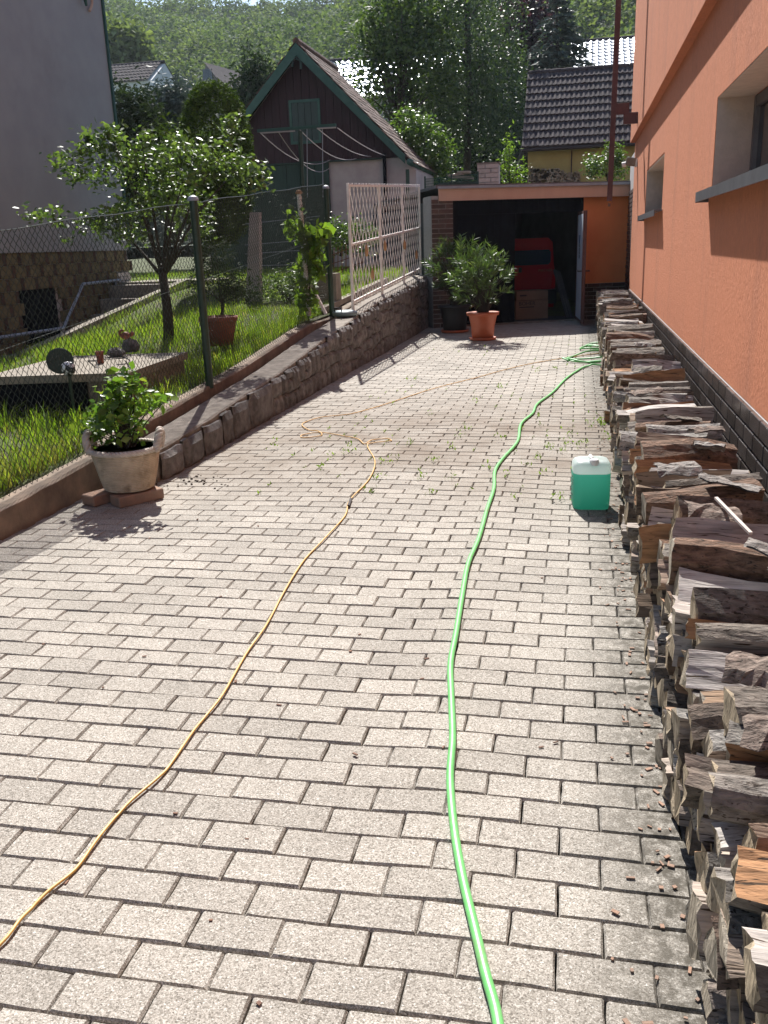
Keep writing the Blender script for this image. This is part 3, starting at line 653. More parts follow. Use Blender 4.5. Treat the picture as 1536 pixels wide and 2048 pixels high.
vpoly([(L0+0.02, 0.2), (vr-0.0, 0.2), (vr, zbt-0.02), (L0+0.02, zbt-0.02)], VO-0.05, VO+0.06, 'bumper', M['blackpot'])
hu0, hz0 = vp(1041, 540); vpoly([(hu0-0.03, hz0-0.05), (hu0+0.03, hz0-0.05), (hu0+0.03, hz0+0.05), (hu0-0.03, hz0+0.05)], VO-0.03, VO-0.008, 'handle', M['blackpot'])
def text(body_, size, loc, rz, m_, parent, name, depth=0.003):
    cu = bpy.data.curves.new(name, 'FONT'); cu.body = body_; cu.size = size; cu.extrude = depth; cu.align_x = 'CENTER'; cu.resolution_u = 2
    tmp = bpy.data.objects.new(name, cu); COL.objects.link(tmp); bpy.context.view_layer.update()
    me = bpy.data.meshes.new_from_object(tmp.evaluated_get(bpy.context.evaluated_depsgraph_get())); bpy.data.objects.remove(tmp)
    me.materials.clear(); me.materials.append(m_)
    o = link(name, me); o.location = loc; o.rotation_euler = (math.pi/2, 0, rz)
    bpy.context.view_layer.update(); return P_(o, parent)
tu_, tz_ = vp(1091, 543); text('PARTNER', 0.072, gp(tu_, VO-0.018, tz_), GR, M['chrome'], van, 'lettering')
# cardboard boxes
BO = -0.75
a0, _ = uz(1031, 620, BO); a1, bz1 = uz(1097, 580, BO); _, bzm = uz(1065, 600, BO)
box1 = thing('cardboard_box', 'large printed cardboard box standing on the garage floor below another box', 'box', loc=tuple(gp(a0, BO, 0)))
P_(MB().box(gp((a0+a1)/2, BO-0.25, bzm/2), (a1-a0, 0.5, bzm-0.01), rz=GR, bev=0.004).build('carton', M['cardboard']), box1)
text('BOHER', 0.105, gp((a0*0.62+a1*0.38)-0.02, BO+0.003, 0.27), GR, M['ink'], box1, 'printed_name')
P_(MB().box(gp((a0*0.66+a1*0.34), BO+0.002, 0.235), (0.30, 0.003, 0.018), rz=GR).build('printed_bar', M['ink']), box1)
box2 = thing('cardboard_box', 'flat cardboard box lying on top of the printed box in front of the red van', 'box', loc=tuple(gp(a0, BO, bzm)))
mb = MB().box(gp((a0+a1)/2+0.01, BO-0.26, (bzm+bz1)/2), (a1-a0-0.02, 0.48, bz1-bzm-0.004), rz=GR, bev=0.004); P_(mb.build('carton', M['cardboard']), box2)
P_(MB().box(gp(a0+0.16, BO-0.015, bzm+0.09), (0.13, 0.008, 0.03), rz=GR).build('hand_hole', M['ink']), box2)
w0 = uz(1112, 560, -0.6); w1 = uz(1140, 640, -0.45)
mb = MB()
for i in range(3): mb.bar(gp(w0[0]+0.02+i*0.05, -0.75, 0.92-i*0.02), gp(w1[0]-0.10+i*0.05, -0.35, 0.02), 0.045, 0.02)
tag(mb.build('leaning_boards', M['dark_wall']), 'dark wrapped boards leaning in the garage doorway beside the boxes', 'boards')

# ================================================================== KERBS, RETAINING WALL
kerb = thing('garden_kerb', 'low reddish concrete kerb carrying the green wire fence', 'kerb', loc=(-3.1, 4, 0))
def strip_prism(name, m_, x0, x1, ys, zf, z0, par, jit=0.004):
    mb_ = MB(); vs = []; n = len(ys)
    for y in ys:
        zt = zf(y); j = lambda: random.uniform(-jit, jit)
        vs += [(x0, y, z0), (x0+j(), y, zt-0.012+j()), (x0-0.012*(1 if x0 < x1 else -1)*-1, y, zt+j()), (x1-0.012, y, zt+j()), (x1+j(), y, zt-0.012+j()), (x1, y, z0)]
    fs = [(i*6+k, (i+1)*6+k, (i+1)*6+(k+1) % 6, i*6+(k+1) % 6) for i in range(n-1) for k in range(6)]
    fs += [tuple(range(6)), tuple((n-1)*6+k for k in range(5, -1, -1))]
    mb_.add(vs, fs); return P_(mb_.build(name, m_), par)
ysn = [1.0 + i*0.12 for i in range(37)]
strip_prism('kerb_run', M['concrete_red'], -3.16, -3.02, ysn, lambda y: 0.155+0.045*(y-4), -0.1, kerb)
ysf = [5.33 + i*0.15 for i in range(80)]
strip_prism('kerb_run', M['concrete_red'], -3.18, -3.05, ysf, lambda y: topz(y)+0.07*(1-smooth(10, 11.3, y))-0.01, -0.1, kerb)
rw = thing('retaining_wall', 'retaining wall of rough dark stone blocks with smooth concrete cap beside the driveway', 'wall', loc=(-2.8, 5.3, 0))
strip_prism('cap', M['concrete'], -2.985, -2.715, [5.32 + i*0.12 for i in range(97)], topz, -0.1, rw, 0.003)
P_(MB().hexa([(-3.05, 5.4, 0), (-2.98, 5.4, 0), (-2.98, 16.9, 0), (-3.05, 16.9, 0)], [(-3.05, 5.4, topz(5.4)-0.05), (-2.98, 5.4, topz(5.4)-0.05), (-2.98, 16.9, topz(16.9)-0.05), (-3.05, 16.9, topz(16.9)-0.05)]).build('gutter_fill', M['soil']), rw)
rs = random.Random(5)
def stone_mesh(y0, y1, z0, z1):
    mb_ = MB(); n = 5; vs = []; g_ = 0.005; y0 += g_; y1 -= g_; z0 += g_*0.7; z1 -= g_*0.7
    tops = [rs.uniform(-0.008, 0.008) for _ in range(n+1)]; bul = rs.uniform(0.0, 0.012); tilt = rs.uniform(-0.012, 0.012)
    for j in range(n+1):
        for i in range(n+1):
            s_, t_ = i/n, j/n; ed = min(s_, 1-s_, t_, 1-t_)
            x = -2.70 + (0.030 if ed > 0.01 else 0.008) + bul*(1-(2*s_-1)**4)*(1-(2*t_-1)**4) + rs.uniform(-0.005, 0.005) + tilt*(s_-0.5)
            vs.append((x, y0+(y1-y0)*s_ + rs.uniform(-0.003, 0.003), z0+(z1-z0)*t_ + (tops[i] if j == n else 0)))
    fs = [(j*(n+1)+i, j*(n+1)+i+1, (j+1)*(n+1)+i+1, (j+1)*(n+1)+i) for j in range(n) for i in range(n)]
    top = [(-2.735, vs[n*(n+1)+i][1], vs[n*(n+1)+i][2]+0.004) for i in range(n+1)]
    k = len(vs); vs += top; fs += [(n*(n+1)+i, n*(n+1)+i+1, k+i+1, k+i) for i in range(n)]
    return mb_.add(vs, fs)
mb = MB(); y = 5.36; stones = []
def split(y0, y1, z0, z1, d):
    w, h = y1-y0, z1-z0
    if h > 0.26 and h > w*0.75: s_ = z0+h*rs.uniform(0.4, 0.6); split(y0, y1, z0, s_, d+1); split(y0, y1, s_, z1, d+1)
    elif w > 0.30 or (w > 0.22 and rs.random() < 0.35): s_ = y0+w*rs.uniform(0.38, 0.62); split(y0, s_, z0, z1, d+1); split(s_, y1, z0, z1, d+1)
    elif h > 0.2 and rs.random() < 0.3: s_ = z0+h*rs.uniform(0.35, 0.65); split(y0, y1, z0, s_, d+1); split(y0, y1, s_, z1, d+1)
    else: stones.append((y0, y1, z0, z1))
while y < 16.6:
    w = rs.uniform(0.22, 0.42) if y < 7 else rs.uniform(0.35, 0.62)
    zt = topz(y+w/2)-rs.uniform(0.012, 0.035)
    if y < 7.6: 
        if zt > 0.30 and rs.random() < 0.4: s_ = zt*rs.uniform(0.45, 0.6); stones += [(y, y+w, -0.03, s_), (y, y+w, s_, zt)]
        else: stones.append((y, y+w, -0.03, zt))
    else: split(y, y+w, -0.03, zt, 0)
    y += w
for q in stones: P_(stone_mesh(*q).build('stone', M['stone'], smooth=False), rw)
print('stones', len(stones))

# ================================================================== FENCES
def fz_(y): return 0.155+0.045*(y-4)+0.01 if y < 5.33 else topz(y)+0.065*(1-smooth(10, 11.3, y))
fence = thing('wire_fence', 'green chain link fence standing on the garden kerb', 'fence', loc=(-3.1, 7, 0.3))
XF = -3.1
ftop = lambda y: 1.61 + (y-4.57)*0.0905
for (y, zt, zb) in ((7.15, 1.86, 0.34), (11.25, 2.16, 0.6), (1.9, 1.45, 0.1)):
    mb = MB().tube([(XF+0.035, y, zb), (XF+0.035, y, zt)], 0.033, 10); P_(mb.build('post', M['green_metal']), fence)
    P_(MB().lathe([(0.046, 0), (0.046, 0.012), (0.036, 0.03), (0.015, 0.042), (0.0, 0.044)], (XF+0.035, y, zt), 12).build('post_cap', M['pipe']), fence)
def zig():
    V = []; Fc = []; n = 3; r = 0.0022; cw = 0.056; chh = 0.056; vc = 0
    y = 2.0
    Vs = []; Fs = []
    k = 0
    while y < 11.28:
        zb = fz_(y)+0.0; zt = ftop(y) if y < 11.3 else ftop(11.3); m_ = int((zt-zb)/ (chh/2))
        i = np.arange(m_+1); zz = zb + (zt-zb)*i/m_
        yy = y + np.where((i + k) % 2 == 0, 0, 1)*cw/1.0*0.5 - cw*0.25*0
        xx = XF + np.where(i % 2 == 0, r*1.1, -r*1.1)
        yy = y + np.where(i % 2 == 0, -cw/4, cw/4) * (1 if k % 2 == 0 else -1) + RNG.normal(0, 0.0012, m_+1)
        for a in range(n):
            th = 2*math.pi*a/n; Vs.append(np.stack([xx + r*math.cos(th), yy + 0*zz, zz + r*math.sin(th)], 1))
        base = vc
        idx = np.arange(m_)
        for a in range(n):
            b2 = (a+1) % n
            Fs.append(np.stack([base+a*(m_+1)+idx, base+b2*(m_+1)+idx, base+b2*(m_+1)+idx+1, base+a*(m_+1)+idx+1], 1))
        vc += n*(m_+1); y += cw/2; k += 1
    return np.concatenate(Vs), np.concatenate(Fs)
V, Fq = zig(); P_(kind(link('wire_mesh', fastmesh('wire_mesh', V, Fq, M['wire'])), 'stuff'), fence)
mb = MB(); mb.tube([(XF, y, ftop(y)+0.006*math.sin(y*5)) for y in np.arange(2, 11.3, 0.3)], 0.0035, 5); mb.tube([(XF, y, ftop(y)-0.62) for y in np.arange(2, 11.3, 0.5)], 0.0015, 4)
P_(mb.build('tension_wire', M['wire']), fence)
# white lattice
lat = thing('lattice_fence', 'chalky white metal lattice panel on the retaining wall cap with rust marks', 'fence', loc=(-2.85, 13, 0.8))
XLT = -2.86; ya, yb = 11.55, 16.9
lz0 = lambda y: topz(y)+0.12; lz1 = lambda y: 2.20 + 0.052*(y-11.5)
for y in (ya, 13.4, 15.2, yb):
    P_(MB().box((XLT, y, (topz(y)+lz1(y))/2), (0.035, 0.035, lz1(y)-topz(y)+0.06), bev=0.003).build('post', M['white_metal']), lat)
for f_ in (lambda y: lz0(y), lambda y: (lz0(y)+lz1(y))/2, lambda y: lz1(y)):
    P_(MB().bar((XLT, ya, f_(ya)), (XLT, yb, f_(yb)), 0.02, 0.028).build('rail', M['white_metal']), lat)
sp_, run = 0.205, 1.02
for fam in (0, 1):
    y = ya - run
    while y < yb:
        y0, y1 = y, y+run; s0, s1 = 0.0, 1.0
        if y0 < ya: s0 = (ya-y0)/run
        if y1 > yb: s1 = (yb-y0)/run
        if s1-s0 > 0.05:
            def pt_(s_): yy = y0+(y1-y0)*s_; t_ = s_ if fam == 0 else 1-s_; return Vector((XLT + (0.008 if fam else -0.008), yy, lz0(yy)-0.07 + (lz1(yy)-lz0(yy)+0.10)*t_))
            P_(MB().bar(pt_(s0), pt_(s1), 0.006, 0.012).build('lattice_bar', M['white_metal']), lat)
        y += sp_
for (px, py) in ((733, 502), (770, 492), (809, 490), (833, 510), (745, 548)):
    c = at(px, py, X=XLT+0.03)
    o = MB().lathe([(0.0001, -0.075), (0.018, -0.065), (0.027, -0.02), (0.024, 0.03), (0.013, 0.06), (0.006, 0.08), (0.0001, 0.085)], c, 10, sy=1.3).build('hanging_ornament', M['tan_clay'])
    tag(o, {733: 'rust orange clay ornament hanging nearest to the first lattice post', 770: 'clay ornament hanging second from the near lattice post', 809: 'clay ornament hanging third from the near lattice post', 833: 'clay ornament hanging farthest along the lattice by the garage', 745: 'clay ornament hanging low on the lattice beneath the others'}[px], 'ornament', 'clay ornaments hanging on the lattice')
# round enamel thing on the cap
c = at(693, 634, X=-2.87)
rd = thing('enamel_pan', 'round blue grey enamel pan with handle lying on the wall cap by the lattice post', 'pan', loc=tuple(c))
P_(MB().lathe([(0.13, 0.0), (0.155, 0.012), (0.16, 0.045), (0.150, 0.058)], (c.x, 11.15, topz(11.15)+0.004), 22).build('pan_body', M['blue_grey'], None, True), rd)
P_(MB().lathe([(0.148, 0.0), (0.12, 0.012), (0.06, 0.018), (0.0, 0.018)], (c.x, 11.15, topz(11.15)+0.06), 22).build('lid', M['pale_blue'], None, True), rd)
P_(MB().tube([(c.x-0.10, 11.05, topz(11.1)+0.07), (c.x-0.10, 11.0, topz(11.1)+0.12), (c.x-0.02, 11.0, topz(11.1)+0.12), (c.x-0.01, 11.06, topz(11.1)+0.07)], 0.008, 6).build('handle', M['ink']), rd)
# beam and beige post block behind the lattice
mb = MB().bar((-3.22, 11.3, topz(11.3)+0.06), (-3.22, 15.4, topz(15.4)+0.05), 0.10, 0.07)
tag(mb.build('timber_beam', M['slab']), 'pale timber beam lying behind the white lattice along the kerb', 'beam')
c = at(680, 600, X=-3.35)
mb = MB().hexa([(-3.55, 12.0, 0.6), (-3.2, 12.0, 0.6), (-3.2, 12.3, 0.6), (-3.55, 12.3, 0.6)], [(-3.44, 12.03, 1.13), (-3.2, 12.03, 1.13), (-3.2, 12.27, 1.13), (-3.44, 12.27, 1.13)])
tag(mb.build('stone_block', M['slab']), 'tapered beige stone block standing in the grass behind the first lattice post', 'stone')

# ================================================================== WOOD PILE
def log_mesh(i, Lg=0.36, big=False):
    r = random.Random(900+i); n_arc = 4
    R_ = r.uniform(0.056, 0.076)*(1.12 if big else 1); typ = r.choice(['wedge', 'wedge', 'half', 'half', 'wedge']) if big else r.choice(['wedge', 'wedge', 'quad', 'half'])
    if typ == 'wedge':
        sp2 = r.uniform(0.9, 1.5); poly = [(-R_*0.55, 0)] + [(-R_*0.55 + 1.45*R_*math.cos(a), 1.45*R_*math.sin(a)) for a in np.linspace(-sp2/2, sp2/2, n_arc)]; bk = set(range(1, n_arc))
    elif typ == 'half':
        poly = [(R_*math.cos(a), R_*math.sin(a)*0.9) for a in np.linspace(-1.7, 1.7, 6)]; bk = set(range(0, 5))
    else:
        poly = [(-R_*r.uniform(.7, 1), -R_*r.uniform(.5, .9)), (R_*r.uniform(.7, 1), -R_*r.uniform(.5, .95)), (R_*r.uniform(.6, 1.1), R_*r.uniform(.4, .9)), (-R_*r.uniform(.5, 1), R_*r.uniform(.5, .9))]; bk = {1} if r.random() < 0.5 else set()
    poly = [(x+r.uniform(-.006, .006), y+r.uniform(-.006, .006)) for x, y in poly]
    np_, nb = [], set()
    for j, (u, v) in enumerate(poly):
        u1, v1 = poly[(j+1) % len(poly)]; L1 = math.hypot(u1-u, v1-v); m1 = max(1, int(L1/0.022))
        for q in range(m1):
            t = q/m1; jj = 0.0045 if q else 0.0
            if j in bk: nb.add(len(np_)); jj *= 0.9
            np_.append((u+(u1-u)*t+r.uniform(-jj, jj), v+(v1-v)*t+r.uniform(-jj, jj)))
    poly, bk = np_, nb
    n = len(poly); segs = 6; vs = []
    ph = r.uniform(0, 6); bend = r.uniform(-0.022, 0.022); tw = r.uniform(-0.22, 0.22); tp = r.uniform(-0.32, 0.32)
    for k in range(segs+1):
        s_ = k/segs; x = -Lg/2 + Lg*s_; a = tw*(s_-0.5); sc = 1 + tp*(s_-0.5)
        for j, (u, v) in enumerate(poly):
            u2, v2 = u*sc + r.uniform(-.003, .003), v*sc + r.uniform(-.003, .003)
            vs.append((x + (r.uniform(-.007, .007) if k in (0, segs) else 0), u2*math.cos(a)-v2*math.sin(a), u2*math.sin(a)+v2*math.cos(a) + bend*math.sin(math.pi*s_) + 0.004*math.sin(ph+s_*7)))
    mb_ = MB()
    fs = []; ms = []
    for k in range(segs):
        for j in range(n): fs.append((k*n+j, (k+1)*n+j, (k+1)*n+(j+1) % n, k*n+(j+1) % n)); ms.append(2 if j in bk else 0)
    fs += [tuple(range(n)), tuple(segs*n+j for j in range(n-1, -1, -1))]; ms += [1, 1]
    mb_.add(vs, fs); mb_.m = ms; return mb_
LM = [log_mesh(i) for i in range(26)]; LMe = [m_.mesh('log', [M['split'], M['end'], M['bark']]) for m_ in LM]
BM = [log_mesh(100+i, 0.36, True) for i in range(10)]; BMe = [m_.mesh('log', [M['split'], M['end'], M['bark']]) for m_ in BM]
def ptop(y):   # pile height profile
    pts = [(0.6, 0.40), (1.3, 0.44), (1.9, 0.48), (2.4, 0.55), (3.2, 0.57), (4.2, 0.545), (6.3, 0.53), (9, 0.62), (11, 0.66), (16.5, 0.64)]
    for (a, za), (b_, zb) in zip(pts, pts[1:]):
        if y <= b_: return za + (zb-za)*max(0, (y-a)/(b_-a))
    return 0.64
def pleft(y): return 0.295 + 0.06*smooth(6, 16, y)
logs = []
lay = 0; zc = 0.045
while zc < 0.60:
    y = 0.75 + random.uniform(0, 0.05)
    while y < 16.3:
        w = random.uniform(0.070, 0.112)
        if zc < ptop(y)-0.12: logs.append((y, zc + random.gauss(0, 0.009), lay, w))
        y += w
    zc += 0.074; lay += 1
tops = []
y = 0.85
while y < 16.25:
    w = random.uniform(0.13, 0.18) if 2.3 < y < 5.5 and random.random() < 0.65 else random.choice((random.uniform(0.06, 0.10), random.uniform(0.10, 0.15))); tops.append((y+w/2, ptop(y) - 0.075, 99, w)); y += w
logs.sort(key=lambda q: q[0] + (0.35-q[1])*0.8)
tops_n = len(tops)
ind = 300 - tops_n if tops_n < 150 else 180
stuffm = MB()
LBL = 'split firewood log, its sawn end showing in the long pile beside the driveway'
for i, (y, z, ly, w) in enumerate(logs):
    k = random.randrange(len(LM)); x = pleft(y) + 0.18 + random.gauss(0, 0.022)
    rx = random.uniform(0, 6.283); rzz = random.gauss(0, 0.06)
    if i < ind:
        o = link('firewood_log', LMe[k]); o.location = (x, y, z); o.rotation_euler = (rx, random.gauss(0, 0.02), rzz); o.scale = (1, 0.95, 0.95)
        o.color = (random.random(), 0, 0, 1); tag(o, LBL, 'firewood log', 'stacked split firewood logs')
    else:
        R = Matrix.Rotation(rzz, 3, 'Z') @ Matrix.Rotation(rx, 3, 'X'); o_ = len(stuffm.v)
        stuffm.v += [tuple(R @ Vector(p) + Vector((x, y, z))) for p in LM[k].v]; stuffm.f += [tuple(q+o_ for q in f_) for f_ in LM[k].f]; stuffm.m += LM[k].m
kind(tag(stuffm.build('firewood_stack', [M['split'], M['end'], M['bark']]), 'far and lower split logs of the long firewood pile along the orange house', 'firewood'), 'stuff')
ORD = ['first', 'second', 'third', 'fourth', 'fifth', 'sixth', 'seventh', 'eighth', 'ninth', 'tenth', 'eleventh', 'twelfth', 'thirteenth', 'fourteenth', 'fifteenth', 'sixteenth', 'seventeenth', 'eighteenth', 'nineteenth', 'twentieth']
TONES = [(0.02, 'dark brown'), (0.2, 'dull brown'), (0.42, 'weathered grey'), (0.6, 'orange brown'), (0.8, 'bleached pale grey'), (0.97, 'fresh tan')]
TL = 'weathered split log lying crosswise on the distant top of the firewood pile'
cnt = 0
for i, (y, z, ly, w) in enumerate(tops):
    x = pleft(y) + 0.205 + random.gauss(0, 0.03); t_, nm_ = random.choices(TONES, (1, 2, 3, 1.6, 3, 1.4))[0]
    o = link('firewood_log', random.choice(BMe)); o.location = (x, y, z + random.gauss(0, 0.014)); o.rotation_euler = (random.uniform(0, 6.28), random.gauss(0, 0.055), random.gauss(0, 0.11)); k_ = min(1.35, w/0.128); o.scale = (random.uniform(0.95, 1.2), k_*random.uniform(.85, 1.1), k_*random.uniform(.85, 1.1))
    o.color = (t_, 0, 0, 1)
    if y < 1.35 or cnt >= 20: tag(o, TL if y > 2 else 'split log lying crosswise on the nearest end of the firewood pile top', 'firewood log', 'top layer of split logs')
    else: tag(o, nm_ + ' log on top of the pile, ' + ORD[cnt] + ' from its near end', 'firewood log', 'top layer of split logs'); cnt += 1
# bark flakes and stick on top of the pile
BY = [1.35, 1.55, 1.72, 1.95, 2.15, 2.4, 2.55, 2.95, 3.3, 3.55, 4.0, 4.4, 4.7, 5.6, 6.6, 7.8]
for i, y in enumerate(BY):
    mb = MB(); n = 7; L2 = random.uniform(0.12, 0.24); vs = []
    for a in range(n):
        for b_ in range(4):
            th = (b_-1.5)*0.5; vs.append((L2*(a/(n-1)-0.5) + random.uniform(-.008, .008), 0.07*math.sin(th)+random.uniform(-.01, .01), 0.06*math.cos(th)-0.04+random.uniform(-.005, .007)))
    k = len(vs); vs += [(p[0], p[1]*0.93, p[2]-0.006) for p in vs]
    fs = [(a*4+b_, (a+1)*4+b_, (a+1)*4+b_+1, a*4+b_+1) for a in range(n-1) for b_ in range(3)]
    fs += [tuple(k+q for q in f_[::-1]) for f_ in fs]
    mb.add(vs, fs); o = mb.build('bark_flake', M['bark']); o.color = (random.choice((.8, .5, .9)), 0, 0, 1); o.location = (random.uniform(0.40, 0.62), y, ptop(y)+0.012); o.rotation_euler = (random.gauss(0, .25), random.gauss(0, .12), random.gauss(0, .3))
    tag(o, 'curled flake of bark lying loose on the pile top, ' + ORD[i] + ' from the near end', 'bark', 'loose bark flakes')
a = at(1440, 1010, X=0.5); 
tag(MB().bar((0.47, 3.02, ptop(3)+0.045), (0.53, 2.72, ptop(2.8)+0.025), 0.011, 0.008).build('thin_stick', M['white_brick']), 'thin pale wooden stick lying across the logs on top of the pile', 'stick')

mb = MB()
for i in range(230):
    y = 1.1 + 9*random.random()**1.5; x = 0.27 - abs(random.gauss(0, 0.07)) + 0.05*smooth(6, 12, y); l_ = random.uniform(0.005, 0.022)
    mb.box((x, y, hump(x, y)+0.004), (l_, random.uniform(0.003, 0.010), 0.003), rz=random.uniform(0, 3.14))
kind(tag(mb.build('wood_chips', M['red_brick']), 'small bark chips and splinters littering the paving along the foot of the firewood pile', 'wood chips'), 'stuff')
mb = MB()
for i in range(60):
    x = random.uniform(-2.2, 0.2); y = random.uniform(1.3, 9); mb.box((x, y, hump(x, y)+0.004), (random.uniform(0.006, 0.02), random.uniform(0.004, 0.010), 0.003), Matrix.Rotation(random.uniform(0, 3), 3, 'Z') @ Matrix.Rotation(random.gauss(0, .3), 3, 'X'))
kind(tag(mb.build('dry_leaf_bits', M['rust']), 'scattered dry leaf bits lying loose over the driveway paving', 'debris'), 'stuff')
# ================================================================== HOSE, CABLE, CANISTER
def catmull(pts, sub=6):
    P0 = [Vector(p) for p in pts]; P0 = [2*P0[0]-P0[1]] + P0 + [2*P0[-1]-P0[-2]]; out = []
    for i in range(1, len(P0)-2):
        for s_ in range(sub):
            t = s_/sub; a, b_, c_, d = P0[i-1], P0[i], P0[i+1], P0[i+2]
            out.append(0.5*((2*b_) + (c_-a)*t + (2*a-5*b_+4*c_-d)*t*t + (3*b_-a-3*c_+d)*t**3))
    out.append(P0[-2]); return out
def onground(pts, r, extra=None): return [Vector((p.x, p.y, hump(p.x, p.y) + r + 0.002 + (extra[i] if extra else 0))) for i, p in enumerate(pts)]
hose_xy = [(-0.06, 0.9), (-0.085, 1.2), (-0.113, 1.364), (-0.145, 1.467), (-0.184, 1.601), (-0.229, 1.756), (-0.273, 1.939), (-0.313, 2.159), (-0.334, 2.369), (-0.371, 2.614), (-0.408, 2.867), (-0.422, 3.123), (-0.447, 3.532), (-0.465, 3.905), (-0.455, 4.277), (-0.463, 4.811), (-0.465, 5.239), (-0.497, 5.672), (-0.476, 6.026), (-0.41, 6.597), (-0.425, 7.271), (-0.356, 7.766), (-0.335, 8.271), (-0.216, 8.933), (-0.107, 9.771), (-0.004, 10.346), (0.12, 10.85),
           (0.30, 10.95), (0.36, 11.05), (0.2, 11.2), (-0.08, 11.35), (-0.16, 11.45), (0.0, 11.55), (0.32, 11.5), (0.36, 11.3), (0.1, 11.2), (-0.1, 11.4), (-0.05, 11.8), (0.12, 12.1), (0.34, 12.3), (0.38, 12.6), (0.2, 12.9), (0.06, 12.75), (0.1, 12.5), (0.34, 12.5), (0.4, 12.9), (0.28, 13.2), (0.14, 13.1), (0.2, 12.8), (0.42, 12.7)]
hp_ = catmull([(x, y, 0) for x, y in hose_xy], 5)
ex = [0.0 if p.y < 10.9 else 0.016*(1+math.sin(i*0.5)) for i, p in enumerate(hp_)]
hose = MB().tube(onground(hp_, 0.0115, ex), 0.0114, 10, flat=0.85).build('garden_hose', M['hose'], None, True)
tag(hose, 'bright green garden hose running along the paving to a coil by the firewood', 'hose')
cab_xy = [(-1.33, 1.05), (-1.26, 1.25), (-1.211, 1.395), (-1.211, 1.481), (-1.201, 1.558), (-1.178, 1.652), (-1.181, 1.78), (-1.178, 1.912), (-1.148, 2.05), (-1.143, 2.157), (-1.152, 2.347), (-1.147, 2.548), (-1.18, 2.855), (-1.189, 3.107), (-1.228, 3.451), (-1.261, 3.902), (-1.246, 4.212), (-1.24, 4.612), (-1.286, 4.912), (-1.284, 5.44), (-1.356, 5.92), (-1.518, 6.393), (-1.507, 6.516), (-1.401, 6.576), (-1.38, 6.62), (-1.444, 6.684), (-1.531, 6.624), (-1.56, 6.479), (-1.658, 6.655), (-1.837, 6.799), (-2.057, 6.909), (-2.147, 6.825), (-2.142, 6.727), (-2.06, 6.713), (-1.99, 6.80), (-2.06, 6.95), (-2.177, 7.028), (-2.298, 7.283), (-2.22, 7.562), (-1.994, 7.762), (-1.804, 8.181), (-1.519, 9.075), (-1.195, 9.84), (-0.868, 10.55), (-0.436, 11.348), (0.053, 11.925), (0.4, 12.3)]
cp_ = catmull([(x, y, 0) for x, y in cab_xy], 5)
cbl = thing('extension_cable', 'thin orange extension cable looping across the paving', 'cable')
MB().tube(onground(cp_, 0.005, [0.004*abs(math.sin(i*0.37)) for i in range(len(cp_))]), 0.0043, 7).build('cord', M['cable'], cbl, True)
MB().tube([Vector((-1.262, 4.78, 0.012+hump(-1.26, 4.8))), Vector((-1.284, 4.93, 0.012+hump(-1.28, 4.9)))], 0.009, 8).build('connector', M['ink'], cbl)
# canister
cb = at(1180, 1018, Z=0.0); 
can = thing('canister', 'milky plastic canister two thirds full of green liquid standing on the paving', 'canister', loc=(cb.x, cb.y+0.085, hump(cb.x, cb.y)))
def rrect(w, d, r, n=5):
    out = []
    for cx_, cy_, a0_ in ((w/2-r, d/2-r, 0), (-w/2+r, d/2-r, math.pi/2), (-w/2+r, -d/2+r, math.pi), (w/2-r, -d/2+r, 1.5*math.pi)):
        for i in range(n+1): a_ = a0_ + math.pi/2*i/n; out.append((cx_+r*math.cos(a_), cy_+r*math.sin(a_)))
    return out
prof = [(0.17, 0.155, 0.004), (0.192, 0.178, 0.0), (0.203, 0.190, 0.02), (0.206, 0.193, 0.05), (0.206, 0.193, 0.20), (0.206, 0.193, 0.235), (0.203, 0.188, 0.252), (0.185, 0.165, 0.268), (0.15, 0.13, 0.276)]
vs = []; nn_ = 24
for (w, d, z) in prof: vs += [(x, y, z) for x, y in rrect(w, d, min(w, d)*0.24)]
fs = [(i*nn_+j, i*nn_+(j+1) % nn_, (i+1)*nn_+(j+1) % nn_, (i+1)*nn_+j) for i in range(len(prof)-1) for j in range(nn_)] + [tuple(range(nn_))[::-1], tuple((len(prof)-1)*nn_+j for j in range(nn_))]
MB().add(vs, fs).build('body', M['can'], can, True)
MB().lathe([(0.0, 0), (0.026, 0.0), (0.026, 0.026), (0.022, 0.031), (0.0, 0.031)][1:], (0.008, -0.068, 0.256), 18).build('cap', M['white_plastic'], can)
MB().tube([(0, 0.06, 0.262), (0, 0.05, 0.277), (0, 0.0, 0.280), (0, -0.02, 0.277), (0, -0.03, 0.262)], 0.013, 8).build('handle', M['white_plastic'], can, True)
mb = MB()
for i in range(9): mb.box((-0.1045, random.uniform(-0.04, 0.04), 0.045+i*0.017), (0.001, random.uniform(0.03, 0.07), 0.005))
mb.build('label_print', M['ink'], can); can.rotation_euler = (0, 0, 0.10)

# ================================================================== BASKET PLANTER
cb = at(243, 985, Z=0.07); bx, by = cb.x, cb.y+0.0
by += 0.11
for i, (dx, dy, rz) in enumerate(((-0.13, -0.10, 0.45), (0.075, -0.12, 0.62))):
    o = MB().box((0, 0, 0), (0.125, 0.30, 0.065), bev=0.006).build('footing_brick', M['red_brick']); o.location = (bx+dx, by+dy+0.06, 0.034+hump(bx+dx, by)); o.rotation_euler = (0, 0, -rz)
    tag(o, ('left worn brick under the basket planter, nearer the kerb', 'right orange brown brick under the basket planter, on the driveway side')[i], 'brick')
bsk = thing('basket_planter', 'cast stone basket planter with woven sides and two rope handles on bricks', 'planter', loc=(bx, by, 0.075))
prof = []
R0, R1, HB = 0.148, 0.208, 0.25
for i in range(45):
    t = i/44; r = R0 + (R1-R0)*t**0.85 + (0.0032 if i % 2 else -0.0032); prof.append((r, HB*t))
MB().lathe([(0.0001, 0.002)]+prof, (0, 0, 0), 40).build('basket', M['wicker'], bsk, False)
